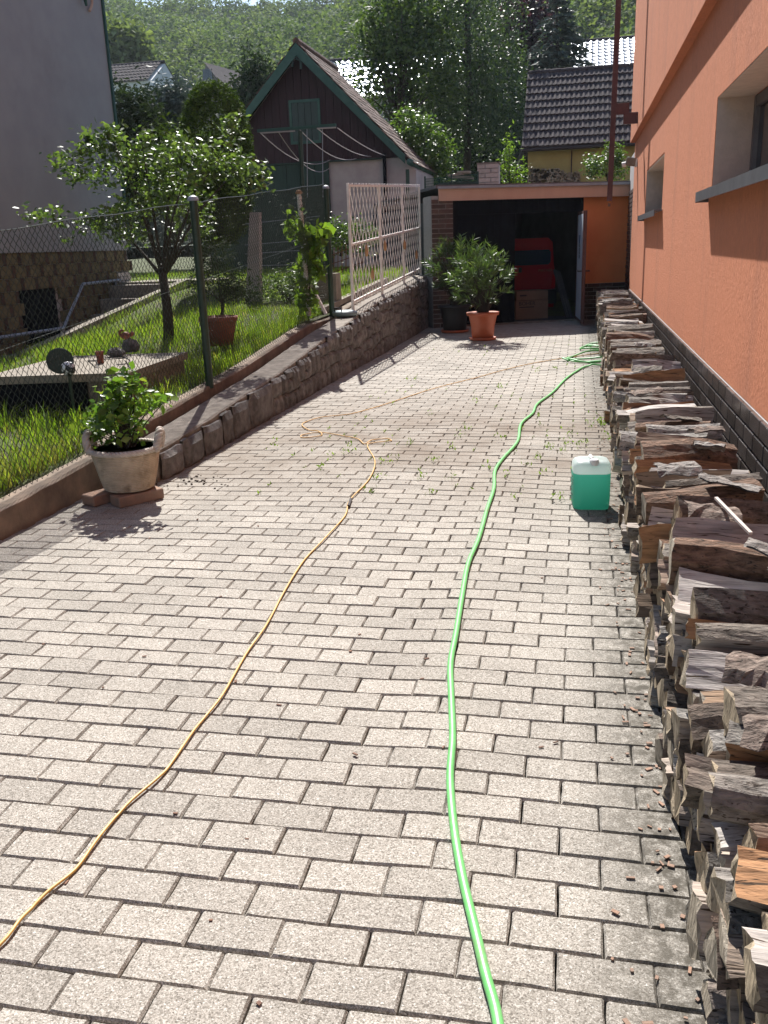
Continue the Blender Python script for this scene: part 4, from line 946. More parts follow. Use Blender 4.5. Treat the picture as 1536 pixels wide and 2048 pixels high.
MB().lathe([(R1-0.012, HB), (R1-0.03, HB-0.01), (R1-0.04, HB-0.07)], (0, 0, 0), 32).build('inner_wall', M['wicker'], bsk, True)
MB().lathe([(R1-0.034, HB-0.055), (0.1, HB-0.04), (0.0, HB-0.035)], (0, 0, 0), 24).build('soil', M['soil'], bsk, True)
def rope(pts, r0, n=8, tw=9):
    P_l = catmull(pts, 10); mb_ = MB()
    for st_ in range(3):
        q = []
        for i, p in enumerate(P_l):
            a = i*0.55 + st_*2.094; d = (P_l[min(i+1, len(P_l)-1)]-P_l[max(i-1, 0)]).normalized(); u = d.cross(Vector((0.1, 0.2, 1))).normalized(); w_ = d.cross(u)
            q.append(p + u*math.cos(a)*r0*0.5 + w_*math.sin(a)*r0*0.5)
        mb_.tube(q, r0*0.62, n)
    return mb_
rim = [((R1-0.004)*math.cos(a), (R1-0.004)*math.sin(a), HB) for a in np.linspace(0, 2*math.pi, 22)]
rope(rim, 0.016).build('rim_rope', M['rope'], bsk, True)
for s_ in (-1, 1):
    hh = [(s_*0.198, -0.07, HB-0.015), (s_*0.216, -0.055, HB+0.055), (s_*0.22, 0.0, HB+0.10), (s_*0.216, 0.055, HB+0.055), (s_*0.198, 0.07, HB-0.015)]
    rope(hh, 0.022).build('handle', M['rope'], bsk, True)
bsk.rotation_euler = (0, 0, 0.25)

def ell_pts(cents, n_cl, per, sig, shell=0.6):
    """clustered points; cents: list of (center, (rx,ry,rz), weight)"""
    wts = np.array([c_[2] for c_ in cents], float); wts /= wts.sum(); out = []; cl = []
    for _ in range(n_cl):
        c_, r_, _w = cents[RNG.choice(len(cents), p=wts)]
        d = RNG.normal(size=3); d /= np.linalg.norm(d); k = shell + (1-shell)*RNG.random()**0.6
        p = np.array(c_) + d*np.array(r_)*k; cl.append(p)
        out.append(p + RNG.normal(size=(per, 3))*np.array(sig))
    return np.concatenate(out), np.array(cl)
pl = thing('potted_shrub', 'leafy green young shrub growing in the cast basket planter', 'shrub', loc=(bx, by, 0.3))
stems = []
pc, cl = ell_pts([((bx-0.02, by, 0.50), (0.17, 0.16, 0.17), 1), ((bx+0.03, by, 0.66), (0.13, 0.12, 0.13), 0.8), ((bx+0.24, by+0.0, 0.62), (0.06, 0.06, 0.04), 0.16), ((bx-0.2, by, 0.45), (0.08, 0.06, 0.09), 0.25)], 80, 9, (0.035, 0.035, 0.03), 0.5)
pc = pc[pc[:, 2] > 0.30]
P_(link('foliage', leafmesh('foliage', pc, 0.058, L_['plant'], 0.62, 0.5, droop=0.3)), pl)
mb = MB()
for p in cl[::2]: 
    b0 = Vector((bx+random.uniform(-.04, .04), by+random.uniform(-.04, .04), 0.28)); m1 = (b0+Vector(p))/2+Vector((random.uniform(-.02, .02), 0, 0.03)); mb.tube([b0, m1, Vector(p)], [0.005, 0.004, 0.002], 5)
P_(mb.build('stems', M['bark_trunk']), pl)

# ================================================================== OLEANDERS
def oleander(name_l, pot_l, base, rtop, hpot, mpot, ctr, rad, n, seedoff, group):
    pot = thing('plant_pot', pot_l, 'plant pot', loc=tuple(base))
    prof = [(rtop*0.72, 0.03), (rtop*0.78, hpot*0.5), (rtop*0.93, hpot-0.055), (rtop*0.96, hpot-0.05), (rtop*1.06, hpot-0.045), (rtop*1.08, hpot), (rtop*1.0, hpot), (rtop*0.96, hpot-0.06), (0.001, hpot-0.055)]
    MB().lathe(prof[:7], (0, 0, 0), 32).build('pot_body', mpot, pot, True)
    MB().lathe([(rtop*0.97, hpot-0.03), (0.001, hpot-0.02)], (0, 0, 0.012), 24).build('potting_soil', M['soil'], pot)
    MB().lathe([(rtop*0.7, 0.0), (rtop*0.86, 0.01), (rtop*0.90, 0.045), (rtop*0.86, 0.048), (rtop*0.80, 0.03)], (0, 0, 0), 28).build('saucer', M['terracotta'], pot, True)
    sh = thing('oleander_shrub', name_l, 'shrub', loc=(base.x, base.y, hpot))
    mb_ = MB(); P_l = []; D_l = []
    for s_ in range(n):
        d = RNG.normal(size=3); d /= np.linalg.norm(d); k = 0.45+0.55*RNG.random()**0.5
        tip = Vector(ctr) + Vector((d[0]*rad[0], d[1]*rad[1], d[2]*rad[2]))*k
        b0 = base + Vector((random.uniform(-.08, .08), random.uniform(-.08, .08), hpot-0.03)); mid = b0.lerp(tip, 0.5) + Vector(((tip.x-b0.x)*-0.12, (tip.y-b0.y)*-0.12, 0.05))
        mb_.tube([b0, mid, tip], [0.007, 0.005, 0.002], 5); ax = (tip-mid).normalized()
        for q in range(13):
            t = 1-q/13*0.42; p = mid.lerp(tip, max(0, t*1.0)); a = q*2.2+s_; u = ax.cross(Vector((0.3, 0.1, 1))).normalized(); w_ = ax.cross(u)
            dr = (u*math.cos(a)+w_*math.sin(a))*0.75 + ax*0.65; dr.normalize(); P_l.append(p+dr*0.055); D_l.append(dr)
    P_(mb_.build('stems', M['bark_trunk']), sh)
    P_(link('foliage', leafmesh('foliage', np.array(P_l), 0.125, L_['oleander'], 0.17, 0.4, dirs=np.array(D_l), dirw=0.9, fold=0.15)), sh)
b1 = at(963, 683, Z=0.0); oc = at(955, 560, Y=b1.y)
b1.y += 0.2
oleander('front oleander with narrow leaves growing from the terracotta pot', 'terracotta coloured plastic pot with saucer standing in the sun by the garage', b1, 0.235, 0.43, M['terracotta'], (b1.x-0.05, b1.y, 1.0), (0.56, 0.45, 0.46), 105, 0, None)
b2 = at(905, 668, Z=0.0); b2.y += 0.3
oleander('taller rear oleander growing from the black pot against the garage front', 'black ribbed plastic pot with saucer behind the terracotta pot', b2, 0.27, 0.46, M['blackpot'], (b2.x+0.12, b2.y, 1.12), (0.66, 0.5, 0.52), 130, 1, None)

# ================================================================== WEEDS AND GRASS
def blades(name, P, hgt, m_, width=0.004, lean=0.4, mi=None):
    P = np.asarray(P); n = len(P); a = RNG.uniform(0, 2*np.pi, n); hh = hgt*RNG.uniform(0.5, 1.25, n)
    sd_ = np.stack([np.cos(a), np.sin(a), 0*a], 1)*width*0.5; ln = np.stack([np.cos(a+1.3), np.sin(a+1.3), 0*a], 1)*(hh*lean*RNG.uniform(0, 1.4, n))[:, None]
    up = np.zeros((n, 3)); up[:, 2] = hh
    A, B_ = P-sd_, P+sd_; Cm = P + up*0.6 + ln*0.35 + sd_*0.8; Dm = P + up*0.6 + ln*0.35 - sd_*0.8; T_ = P + up*0.95 + ln
    V = np.stack([A, B_, Cm, Dm, T_], 1).reshape(-1, 3); i = np.arange(n)*5
    Ft = np.stack([np.stack([i, i+1, i+2], 1), np.stack([i, i+2, i+3], 1), np.stack([i+3, i+2, i+4], 1)], 1).reshape(-1, 3)
    return fastmesh(name, V, Ft, m_, mi=None if mi is None else np.repeat(mi, 3))
P_l = []; mi = []; Hh = []
n = 0
while n < 60000:
    y = 3.2 + 18*random.random()**1.7; x = -3.2 - random.random()**1.4*(2.2+y*0.55)
    if pit(x, y) or (x < -5.0 and y < 6.5): continue
    if -5.9 < x < -3.5 and 6.05 < y < 7.9: continue
    dens = 0.55 + 0.45*math.sin(x*2.3+y*1.3)*math.sin(y*2.1-x)
    if random.random() > dens+0.25: continue
    P_l.append((x, y, gz(x, y)+0.0)); mi.append(1 if (x > -4.0 and y < 5.3 and random.random() < 0.55) or random.random() < 0.04 else 0)
    n += 1
P_l = np.array(P_l); hh = 0.075 + 0.05*np.sin(P_l[:, 0]*1.9)*np.sin(P_l[:, 1]*2.7) + 0.03*(P_l[:, 0] > -3.5)
kind(tag(link('lawn_grass', blades('lawn_grass', P_l, hh+0.02, [L_['grass'], L_['dry']], 0.006, 0.55, np.array(mi))), 'long uneven green lawn grass behind the wire fence', 'grass'), 'stuff')
P_l = []
for i in range(230):
    cx_, cy_ = random.uniform(-6.2, -3.25), random.uniform(3.4, 11)
    if -5.9 < cx_ < -3.5 and 6.05 < cy_ < 7.9: continue
    for j in range(26): P_l.append((cx_+random.gauss(0, .05), cy_+random.gauss(0, .05), gz(cx_, cy_)))
kind(tag(link('grass_tufts', blades('grass_tufts', P_l, 0.2, L_['grass'], 0.007, 0.7)), 'taller grass tufts along the fence and around the concrete box', 'grass'), 'stuff')
# weeds in joints
P_l = []
spots = [(550, 898, 10), (700, 908, 14), (815, 760, 5), (830, 760, 5), (1000, 775, 9), (1080, 855, 6), (930, 860, 8), (920, 875, 7), (1200, 850, 24), (1180, 855, 10), (1130, 890, 10), (1120, 905, 8), (1095, 895, 8), (1140, 870, 9), (1212, 880, 12), (1160, 895, 12), (1075, 920, 8), (870, 925, 9), (840, 960, 6), (900, 960, 6), (865, 990, 6), (765, 930, 7), (790, 925, 6), (740, 990, 5), (1010, 960, 6), (1050, 935, 5), (1090, 950, 6), (640, 940, 5), (760, 960, 7), (660, 920, 5), (980, 940, 6), (1030, 1000, 4), (1005, 880, 5), (860, 830, 5), (950, 800, 5), (1120, 1000, 7), (900, 900, 6), (820, 890, 6), (1075, 745, 5), (1110, 740, 4)]
for (px, py, k) in spots:
    c = at(px, py, Z=0.0)
    for j in range(int(k*1.6)):
        P_l.append((c.x+random.gauss(0, 0.022), c.y+random.gauss(0, 0.03), hump(c.x, c.y)+abs(random.gauss(0.012, 0.02))*(1.8 if k > 9 else 1)))
for i in range(110):
    x = random.uniform(-2.0, 0.25); y = random.choice([random.uniform(5, 9.5), random.uniform(5, 14)]); x = -0.008+round((x+0.008)/0.1)*0.1
    P_l.append((x, y, 0.01)); P_l.append((x+0.01, y+0.02, 0.015))
Pw = np.array(P_l); kind(tag(link('joint_weeds', leafmesh('joint_weeds', Pw + np.array([0, 0, 0.008]), 0.026, L_['weed'], 0.4, 0.0, dirs=np.tile([0.0, 0.0, 1.0], (len(Pw), 1)), dirw=0.55)), 'small green weeds sprouting from the paver joints', 'weeds'), 'stuff')

# ================================================================== TREES AND SHRUBS
def tree(name, label, cat, base, trunk_r, ells, n_cl, per, sig, leaf, lm, asp=0.55, up=0.4, shell=0.45, limbs=14, group=None, fork=None, droop=0.0, trunk=True):
    base = Vector(base); t = thing(name, label, cat, group, loc=tuple(base))
    P_l, cl = ell_pts(ells, n_cl, per, sig, shell)
    P_(link('crown', leafmesh('crown', P_l, leaf, lm, asp, up, droop=droop)), t)
    if trunk:
        top = Vector(np.mean([np.array(e[0]) for e in ells], axis=0)); fk = Vector(fork) if fork else base.lerp(top, 0.5)
        mb_ = MB(); mb_.tube([base-Vector((0, 0, 0.1)), base.lerp(fk, 0.5)+Vector((0.02, 0, 0)), fk], [trunk_r*1.15, trunk_r*0.9, trunk_r*0.8], 9)
        for p in cl[:limbs]:
            p = Vector(p); m1 = fk.lerp(p, 0.5) + Vector((0, 0, 0.08*(p-fk).length)); mb_.tube([fk-Vector((0, 0, 0.05)), m1, p], [trunk_r*0.38, trunk_r*0.2, trunk_r*0.07], 6)
        P_(mb_.build('trunk', M['bark_trunk'], None, True), t)
    return t
def E(px, py, rx, ry, Y, w=1.0, dy=None):   # crown lobe seen at px,py with pixel radii at distance Y
    c = at(px, py, Y=Y); s_ = (c-Vector((0, 0, H))).length/1850.0
    return (tuple(c), (rx*s_, (dy if dy is not None else (rx+ry)*0.5*s_), ry*s_), w*rx*ry)
# apple tree
YA = 9.2
ap = [E(150, 330, 42, 42, YA), E(215, 320, 60, 60, YA+.2), E(290, 350, 70, 75, YA), E(365, 340, 60, 60, YA-.2), E(425, 330, 60, 50, YA+.1), E(485, 352, 42, 38, YA), E(462, 270, 16, 30, YA, 1.2), E(185, 285, 45, 20, YA), E(95, 432, 45, 13, YA-.2, 1.3), E(245, 440, 70, 42, YA), E(380, 425, 60, 50, YA+.2), E(222, 262, 22, 16, YA), E(330, 285, 60, 14, YA), E(160, 455, 50, 25, YA), E(210, 262, 10, 14, YA, 2), E(456, 245, 8, 18, YA, 2), E(522, 362, 14, 14, YA, 2), E(135, 300, 12, 10, YA, 2), E(60, 428, 14, 6, YA, 2)]
tree('apple_tree', 'small apple tree with glossy leaves and dark trunk behind the wire fence', 'tree', at(338, 690, Y=YA), 0.058, ap, 310, 15, (0.05, 0.05, 0.05), 0.066, L_['apple'], 0.55, 0.35, 0.25, 9, fork=tuple(at(325, 545, Y=YA)), droop=0.15)
# clipped thuja
tree('clipped_thuja', 'rounded clipped thuja between the apple tree and the maroon shed', 'shrub', (at(437, 470, Y=15.5)), 0.08, [E(435, 300, 60, 115, 15.5), E(435, 400, 62, 80, 15.5)], 4200, 9, (0.03, 0.03, 0.045), 0.06, L_['thuja'], 0.45, 0.4, 0.96, trunk=True, limbs=2)
tree('feathery_shrub', 'loose pale green shrub behind the apple tree crown', 'shrub', at(335, 480, Y=14), 0.04, [E(335, 320, 42, 70, 14)], 160, 10, (0.08, 0.08, 0.12), 0.09, L_['thuja'], 0.3, 0.5, 0.4)
# dark conifers at left
tree('dark_yew', 'dark bushy yew right beside the grey house edge', 'tree', at(255, 480, Y=23), 0.12, [E(250, 245, 55, 60, 23), E(235, 340, 60, 90, 23), E(290, 300, 40, 90, 23)], 700, 14, (0.18, 0.18, 0.2), 0.17, L_['conifer'], 0.4, 0.2, 0.6)
tree('grey_green_juniper', 'greyish green juniper between the dark yew and the clipped thuja', 'tree', at(350, 480, Y=25), 0.12, [E(345, 222, 42, 38, 25), E(335, 290, 50, 80, 25), E(372, 212, 24, 26, 26)], 650, 14, (0.2, 0.2, 0.22), 0.17, L_['spruce'], 0.35, 0.2, 0.6)
tree('column_conifer', 'dark conical conifer rising behind the left slope of the maroon shed roof', 'tree', at(510, 440, Y=33), 0.15, [E(515, 160, 20, 40, 33), E(505, 220, 32, 70, 33), E(480, 260, 30, 70, 33)], 520, 12, (0.2, 0.2, 0.25), 0.2, L_['conifer'], 0.4, 0.2, 0.6)
# pale rounded tree by the small house
tree('pale_round_tree', 'pale green rounded tree directly above the small dark roofed house', 'tree', (-33, 82, hz(-33, 82)), 0.3, [E(250, 105, 45, 38, 84), E(225, 125, 30, 30, 84)], 300, 14, (0.7, 0.7, 0.6), 0.6, L_['hill2'], 0.7, 0.5, 0.7)
# big leafy tree and weeping birches in the middle
tree('leafy_poplar', 'tall bright leafy tree behind the right slope of the maroon shed', 'tree', at(800, 420, Y=33), 0.22, [E(790, 60, 62, 80, 33), E(830, 130, 75, 80, 33), E(740, 130, 28, 50, 33), E(770, 200, 40, 50, 33, .7), E(860, 20, 60, 60, 34)], 330, 26, (0.30, 0.30, 0.30), 0.17, L_['birch'], 0.6, 0.4, 0.5, 20)
def birch(label, px, Y, lobes, seed, n, lm=None):
    base = at(px, 400, Y=Y); t = thing('weeping_birch', label, 'tree', loc=tuple(base)); r = np.random.default_rng(seed); P_l = []
    top = at(px, -160, Y=Y)
    for (cx_, x_, z0_, z1_, w) in lobes:
        for s_ in range(n//len(lobes)):
            p0 = at(cx_ + r.normal()*x_, z0_ + r.uniform(0, 1)*(z1_-z0_)*0.75, Y=Y + r.normal()*1.3); L2 = r.uniform(0.8, 2.6); k = int(L2*13)
            q = np.linspace(0, 1, k)[:, None]; sway = r.normal(size=2)*0.12
            pts = np.array([[p0.x, p0.y, p0.z]]) + q*np.array([[sway[0], sway[1], -L2]]) + r.normal(size=(k, 3))*0.06; P_l.append(pts)
    P_(link('crown', leafmesh('crown', np.concatenate(P_l), 0.12, lm or L_['birch_dark'], 0.55, 0.1, droop=0.8)), t)
    mb_ = MB(); mb_.tube([base-Vector((0, 0, 1)), base.lerp(top, 0.4)+Vector((0.15, 0, 0)), top], [0.17, 0.13, 0.05], 9)
    for s_ in range(12):
        a = base.lerp(top, 0.35+0.05*s_); d = Vector((r.normal()*1.5, r.normal()*1.2, 0.4)); mb_.tube([a, a+d*0.5+Vector((0, 0, 0.6)), a+d], [0.05, 0.035, 0.012], 5)
    P_(mb_.build('trunk', M['bark_trunk'], None, True), t); return t
birch('tall weeping birch in the middle with hanging dark strands', 930, 36, [(900, 55, -120, 260, 1), (950, 45, -120, 300, 1), (985, 30, 60, 300, 1), (880, 30, 80, 290, 1)], 3, 1000)
birch('slimmer weeping birch to the right of the tall one beside the purple tree', 1010, 40, [(1000, 22, -80, 300, 1), (1025, 14, 60, 230, 1)], 4, 360)
tree('shade_thicket', 'dense dark thicket under the weeping birches behind the garage roof', 'shrub', at(960, 390, Y=42), 0.15, [E(880, 310, 60, 70, 42), E(960, 300, 70, 80, 42), E(1030, 300, 50, 90, 43), E(1000, 200, 60, 70, 44), E(900, 200, 60, 70, 44)], 900, 14, (0.3, 0.3, 0.35), 0.26, L_['conifer'], 0.6, 0.2, 0.4)
tree('purple_tree', 'dark purple leaved tree beside the blue spruce', 'tree', at(1050, 380, Y=47), 0.2, [E(1052, 60, 38, 50, 47), E(1060, 110, 34, 40, 47), E(1030, 150, 20, 60, 47)], 300, 18, (0.35, 0.35, 0.35), 0.27, L_['purple'], 0.7, 0.3, 0.5)
# blue spruce: layered drooping branches
def conifer(name, label, base, top, R0, lm, n_layers, Y):
    t = thing(name, label, 'tree', loc=tuple(base)); P_l = []; D_l = []; mb_ = MB(); mb_.tube([base, top], [R0*0.06, 0.02], 8)
    Hh = (top-base).length
    for i in range(n_layers):
        f_ = i/(n_layers-1); zc_ = base.lerp(top, 0.12+0.88*f_); R_ = R0*(1-f_)**0.8+0.15
        for j in range(max(6, int(17*(1-f_)+6))):
            a = random.uniform(0, 6.283); rr = R_*random.uniform(0.75, 1.1); d = Vector((math.cos(a), math.sin(a), -0.18)); tip = zc_+d*rr; mb_.tube([zc_, tip], [0.03, 0.008], 4)
            m_ = max(5, int(rr*11))
            for q in range(m_):
                s_ = 0.25+0.75*q/m_; w_ = 0.22*rr*(1-s_)+0.10
                for _ in range(3): P_l.append(zc_.lerp(tip, s_)+Vector((random.gauss(0, w_*0.5), random.gauss(0, w_*0.5), random.gauss(-0.06, 0.05)+0.06*math.sin(s_*3)))); D_l.append(d)
    P_(link('crown', leafmesh('crown', np.array([tuple(p) for p in P_l]), 0.24, lm, 0.32, 0.5, dirs=np.array([tuple(p) for p in D_l]), dirw=0.6)), t)
    P_(mb_.build('trunk', M['bark_trunk']), t)
conifer('blue_spruce', 'large blue grey spruce behind the brown tiled roof', at(1120, 330, Y=43), at(1112, -40, Y=43), 2.6, L_['spruce'], 24, 43)
tree('shrub_by_shed', 'sunlit bushy shrub at the right foot of the maroon shed roof', 'shrub', at(850, 400, Y=25), 0.05, [E(820, 260, 36, 36, 25), E(850, 300, 45, 50, 25), E(880, 320, 30, 45, 25), E(820, 320, 30, 40, 25)], 260, 16, (0.12, 0.12, 0.12), 0.105, L_['shrub'], 0.6, 0.4, 0.5)
tree('reedy_shrub', 'pale reedy shrub right of the brick pier on the garage roof line', 'shrub', at(1020, 400, Y=24), 0.03, [E(1012, 335, 14, 25, 24), E(1032, 350, 18, 18, 24), E(1015, 300, 10, 22, 24, .6)], 60, 14, (0.08, 0.08, 0.14), 0.10, L_['vine'], 0.35, 0.4, 0.4)
tree('corner_shrub', 'pale leafed shrub with upright shoots in front of the yellow wall', 'shrub', at(1215, 375, Y=24), 0.03, [E(1215, 335, 48, 24, 24), E(1235, 312, 10, 26, 24, 1.3), E(1215, 300, 6, 18, 24, 1.3), E(1185, 330, 14, 18, 24)], 120, 14, (0.07, 0.07, 0.08), 0.075, L_['shrub'], 0.6, 0.4, 0.4)
tree('low_conifer', 'low dark spreading conifer in the lawn behind the terracotta garden pot', 'shrub', at(440, 640, Y=9.4), 0.02, [E(435, 560, 62, 36, 9.4), E(425, 510, 40, 30, 9.4), E(480, 590, 50, 12, 9.4)], 170, 14, (0.05, 0.05, 0.03), 0.05, L_['conifer'], 0.3, 0.3, 0.4)
tree('lawn_shrub', 'small green shrub with pale specks in the lawn left of the vine post', 'shrub', at(580, 620, Y=12.5), 0.015, [E(560, 575, 50, 26, 12.5), E(600, 560, 30, 24, 12.5)], 120, 12, (0.06, 0.06, 0.06), 0.05, L_['shrub'], 0.5, 0.4, 0.4)
tree('hedge_bush', 'green bush behind the white lattice at the shed corner', 'shrub', at(680, 500, Y=15.5), 0.02, [E(675, 475, 32, 32, 15.5), E(720, 480, 30, 30, 16)], 130, 14, (0.08, 0.08, 0.08), 0.07, L_['shrub'], 0.5, 0.4, 0.4)
# vine with post
c0 = at(618, 632, Y=10.6); c1 = at(598, 388, Y=10.6)
vpst = thing('white_stake', 'leaning white peeling pipe stake with brown cap and brace holding a vine', 'post', loc=tuple(c0))
P_(MB().tube([c0, c1], 0.028, 9).build('shaft', M['white_metal']), vpst); P_(MB().lathe([(0.036, 0), (0.045, 0.015), (0.03, 0.04), (0.0, 0.045)], c1, 12).build('cap', M['tan_clay']), vpst)
P_(MB().bar(at(622, 570, Y=10.6), at(652, 628, Y=10.6), 0.04, 0.03).build('brace', M['white_metal']), vpst)
tree('climbing_vine', 'yellow green vine climbing the leaning white stake', 'vine', at(615, 625, Y=10.7), 0.012, [E(595, 455, 20, 25, 10.6), E(615, 490, 24, 25, 10.6), E(640, 470, 14, 18, 10.6), E(622, 530, 22, 35, 10.6), E(612, 590, 18, 30, 10.6)], 48, 10, (0.05, 0.05, 0.055), 0.10, L_['vine'], 0.8, 0.1, 0.4, limbs=8, fork=tuple(at(618, 540, Y=10.7)), droop=0.9)

# ================================================================== GARDEN ITEMS
# concrete box
sl = [at(375, 703, Z=0.62), at(130, 690, Z=0.62), at(-60, 720, Z=0.62), at(-60, 752, Z=0.62), at(190, 742, Z=0.62)]
tr_, nr, = sl[0], sl[4]
zc = 0.60
Acr = Vector((-3.62, 7.75, 0)); Bcr = Vector((-3.95, 6.35, 0))
conc = thing('concrete_box', 'raised concrete well cover box in the lawn behind the wire fence', 'well cover', loc=(-4.5, 7, 0.3))
f0 = at(375, 704, Z=zc); f1 = at(258, 745, Z=zc); f2 = at(-40, 755, Z=zc); f3 = at(60, 700, Z=zc); f3 = Vector((f2.x+(f0.x-f1.x), f2.y+(f0.y-f1.y), zc))
lo_ = lambda p, dz, s_=0: Vector((p.x, p.y, p.z+dz))
P_(MB().hexa([lo_(f2, -0.06), lo_(f1, -0.06), lo_(f0, -0.06), lo_(f3, -0.06)], [f2, f1, f0, f3]).build('cover_slab', M['slab']), conc)
ins = [p + (Vector(((f0.x+f2.x)/2, (f0.y+f2.y)/2, p.z))-p)*0.05 for p in (f2, f1, f0, f3)]
P_(MB().hexa([lo_(p, -0.5) for p in ins], [lo_(p, -0.062) for p in ins]).build('box_wall', M['concrete']), conc)
P_(MB().hexa([lo_(f2, -0.42), lo_(f1.lerp(f2, .3), -0.42), lo_(f1.lerp(f2, .3)+Vector((0,.03,0)), -0.42), lo_(f2+Vector((0,.03,0)), -0.42)], [lo_(f2, -0.065), lo_(f1.lerp(f2, .3), -0.065), lo_(f1.lerp(f2, .3)+Vector((0,.03,0)), -0.065), lo_(f2+Vector((0,.03,0)), -0.065)]).build('front_shade_sheet', M['black']), conc)  # black sheet added to paint the shade on the box front under the slab
s0 = [at(-20, 815, Z=0.30), at(60, 822, Z=0.30), at(125, 800, Z=0.30), at(-20, 785, Z=0.30)]
tag(MB().hexa([lo_(p, -0.12) for p in (s0[0], s0[1], s0[2], s0[3])], [s0[0], s0[1], s0[2], s0[3]]).build('paving_slab', M['slab']), 'pale concrete slab lying in the grass in front of the well cover box', 'slab')
# shiny disc
c = at(120, 722, Y=6.02)
disc = thing('polished_disc', 'round polished black and silver disc on a stand by the concrete box', 'garden ornament', loc=tuple(c))
Rm = Matrix.Rotation(0.6, 4, 'Z') @ Matrix.Rotation(1.25, 4, 'X') @ Matrix.Scale(0.72, 4)
o = MB().lathe([(0.0001, -0.03), (0.07, -0.02), (0.125, 0.0), (0.132, 0.004), (0.125, 0.006), (0.07, -0.012), (0.0001, -0.02)], (0, 0, 0), 28).build('dish', M['mirror'], None, True); o.matrix_world = Matrix.Translation(c) @ Rm; bpy.context.view_layer.update(); P_(o, disc)
o = MB().lathe([(0.128, 0), (0.136, 0.004), (0.136, 0.01), (0.128, 0.014)], (0, 0, 0), 28).build('rim', M['green_metal']); o.matrix_world = Matrix.Translation(c) @ Rm; bpy.context.view_layer.update(); P_(o, disc)
c2 = at(137, 738, Y=5.93); P_(MB().lathe([(0.0001, -0.055), (0.035, -0.045), (0.055, -0.01), (0.05, 0.03), (0.03, 0.05), (0.0001, 0.055)], c2, 18, sy=0.6).build('reflector_bowl', M['mirror'], None, True), disc)
P_(MB().tube([c2+Vector((0, 0, -0.05)), (c2.x, c2.y, gz(c2.x, c2.y)-0.05)], 0.012, 6).build('stand', M['green_metal']), disc)
# stone with clay squirrel
c = at(262, 700, Z=0.62)
def rock(c_, r_, m_, nm): 
    mb_ = MB(); n_ = 10; prof_ = [(0.6, 0), (0.95, 0.2), (1.0, 0.5), (0.8, 0.8), (0.4, 1.0), (0.0001, 1.03)]; mb_.lathe([(a*r_[0], b_*r_[2]) for a, b_ in prof_], (0, 0, 0), n_, sy=r_[1]/r_[0]); mb_.v = [(x*(1+random.uniform(-.12, .12)), y*(1+random.uniform(-.12, .12)), z*(1+random.uniform(-.08, .08))) for x, y, z in mb_.v]
    o_ = mb_.build(nm, m_, None, False); o_.location = c_; return o_
tag(rock((c.x, c.y, zc+0.002), (0.085, 0.07, 0.12), M['stone'], 'field_stone'), 'pale rounded stone with the clay squirrel on it, on the concrete box', 'stone')
c = at(236, 708, Z=0.62); tag(rock((c.x, c.y-0.03, zc+0.002), (0.09, 0.06, 0.075), M['stone'], 'field_stone'), 'darker flat stone left of the stone carrying the clay squirrel', 'stone')
c = at(255, 672, Y=6.95)
sq = thing('clay_squirrel', 'reddish brown clay squirrel figure crouching on the pale stone', 'figurine', loc=tuple(c))
mb = MB(); mb.lathe([(0.0001, -0.03), (0.028, -0.015), (0.033, 0.01), (0.022, 0.03), (0.0001, 0.036)], c+Vector((-0.02, 0, 0)), 10, sx=1.2); mb.lathe([(0.0001, -0.02), (0.02, -0.005), (0.018, 0.012), (0.0001, 0.02)], c+Vector((0.045, 0, 0.018)), 10); mb.tube([c+Vector((0.01, 0, 0)), c+Vector((0.045, 0, 0.015))], 0.016, 8); mb.tube([c+Vector((0.04, 0, 0.03)), c+Vector((0.038, 0, 0.05))], [0.006, 0.002], 5)
P_(mb.build('body', M['terra_dark'], None, True), sq); P_(MB().tube(catmull([c+Vector((-0.045, 0, -0.01)), c+Vector((-0.07, 0, 0.02)), c+Vector((-0.055, 0, 0.045)), c+Vector((-0.03, 0, 0.045))], 4), [0.012]*12+[0.008], 8).build('tail', M['terra_dark'], None, True), sq)
c = at(201, 722, Z=0.62); tag(MB().lathe([(0.026, 0), (0.03, 0.06), (0.034, 0.09), (0.036, 0.10), (0.03, 0.10), (0.026, 0.04)], (c.x, c.y, zc+0.002), 12).build('small_clay_pot', M['terra_dark']), 'small dark clay pot standing on the concrete box left of the stones', 'pot')
mb = MB(); a, b_, c_, d_2 = at(173, 722, Y=6.7), at(195, 718, Y=6.9), at(258, 716, Y=6.7), at(260, 745, Y=6.5)
mb.tube([at(197, 745, Y=6.45), at(192, 722, Y=6.6), at(175, 722, Y=7.0), at(252, 716, Y=7.0), at(259, 720, Y=6.6), at(261, 800, Y=6.0)], 0.006, 6); tag(mb.build('bent_wire_stand', M['ink']), 'bent black wire stand leaning over the edge of the concrete box', 'wire stand')
# terracotta pot in lawn
c = at(441, 690, Y=8.75)
tp = thing('garden_pot', 'large dusty dark red pot standing in the lawn behind the fence', 'plant pot', loc=(c.x, c.y, c.z))
MB().lathe([(0.13, 0), (0.165, 0.17), (0.18, 0.235), (0.195, 0.24), (0.2, 0.29), (0.185, 0.29), (0.17, 0.23)], (0, 0, 0), 28).build('pot_body', M['terra_dark'], tp, True)
MB().lathe([(0.175, 0.25), (0.0001, 0.26)], (0, 0, 0), 20).build('potting_soil', M['soil'], tp)
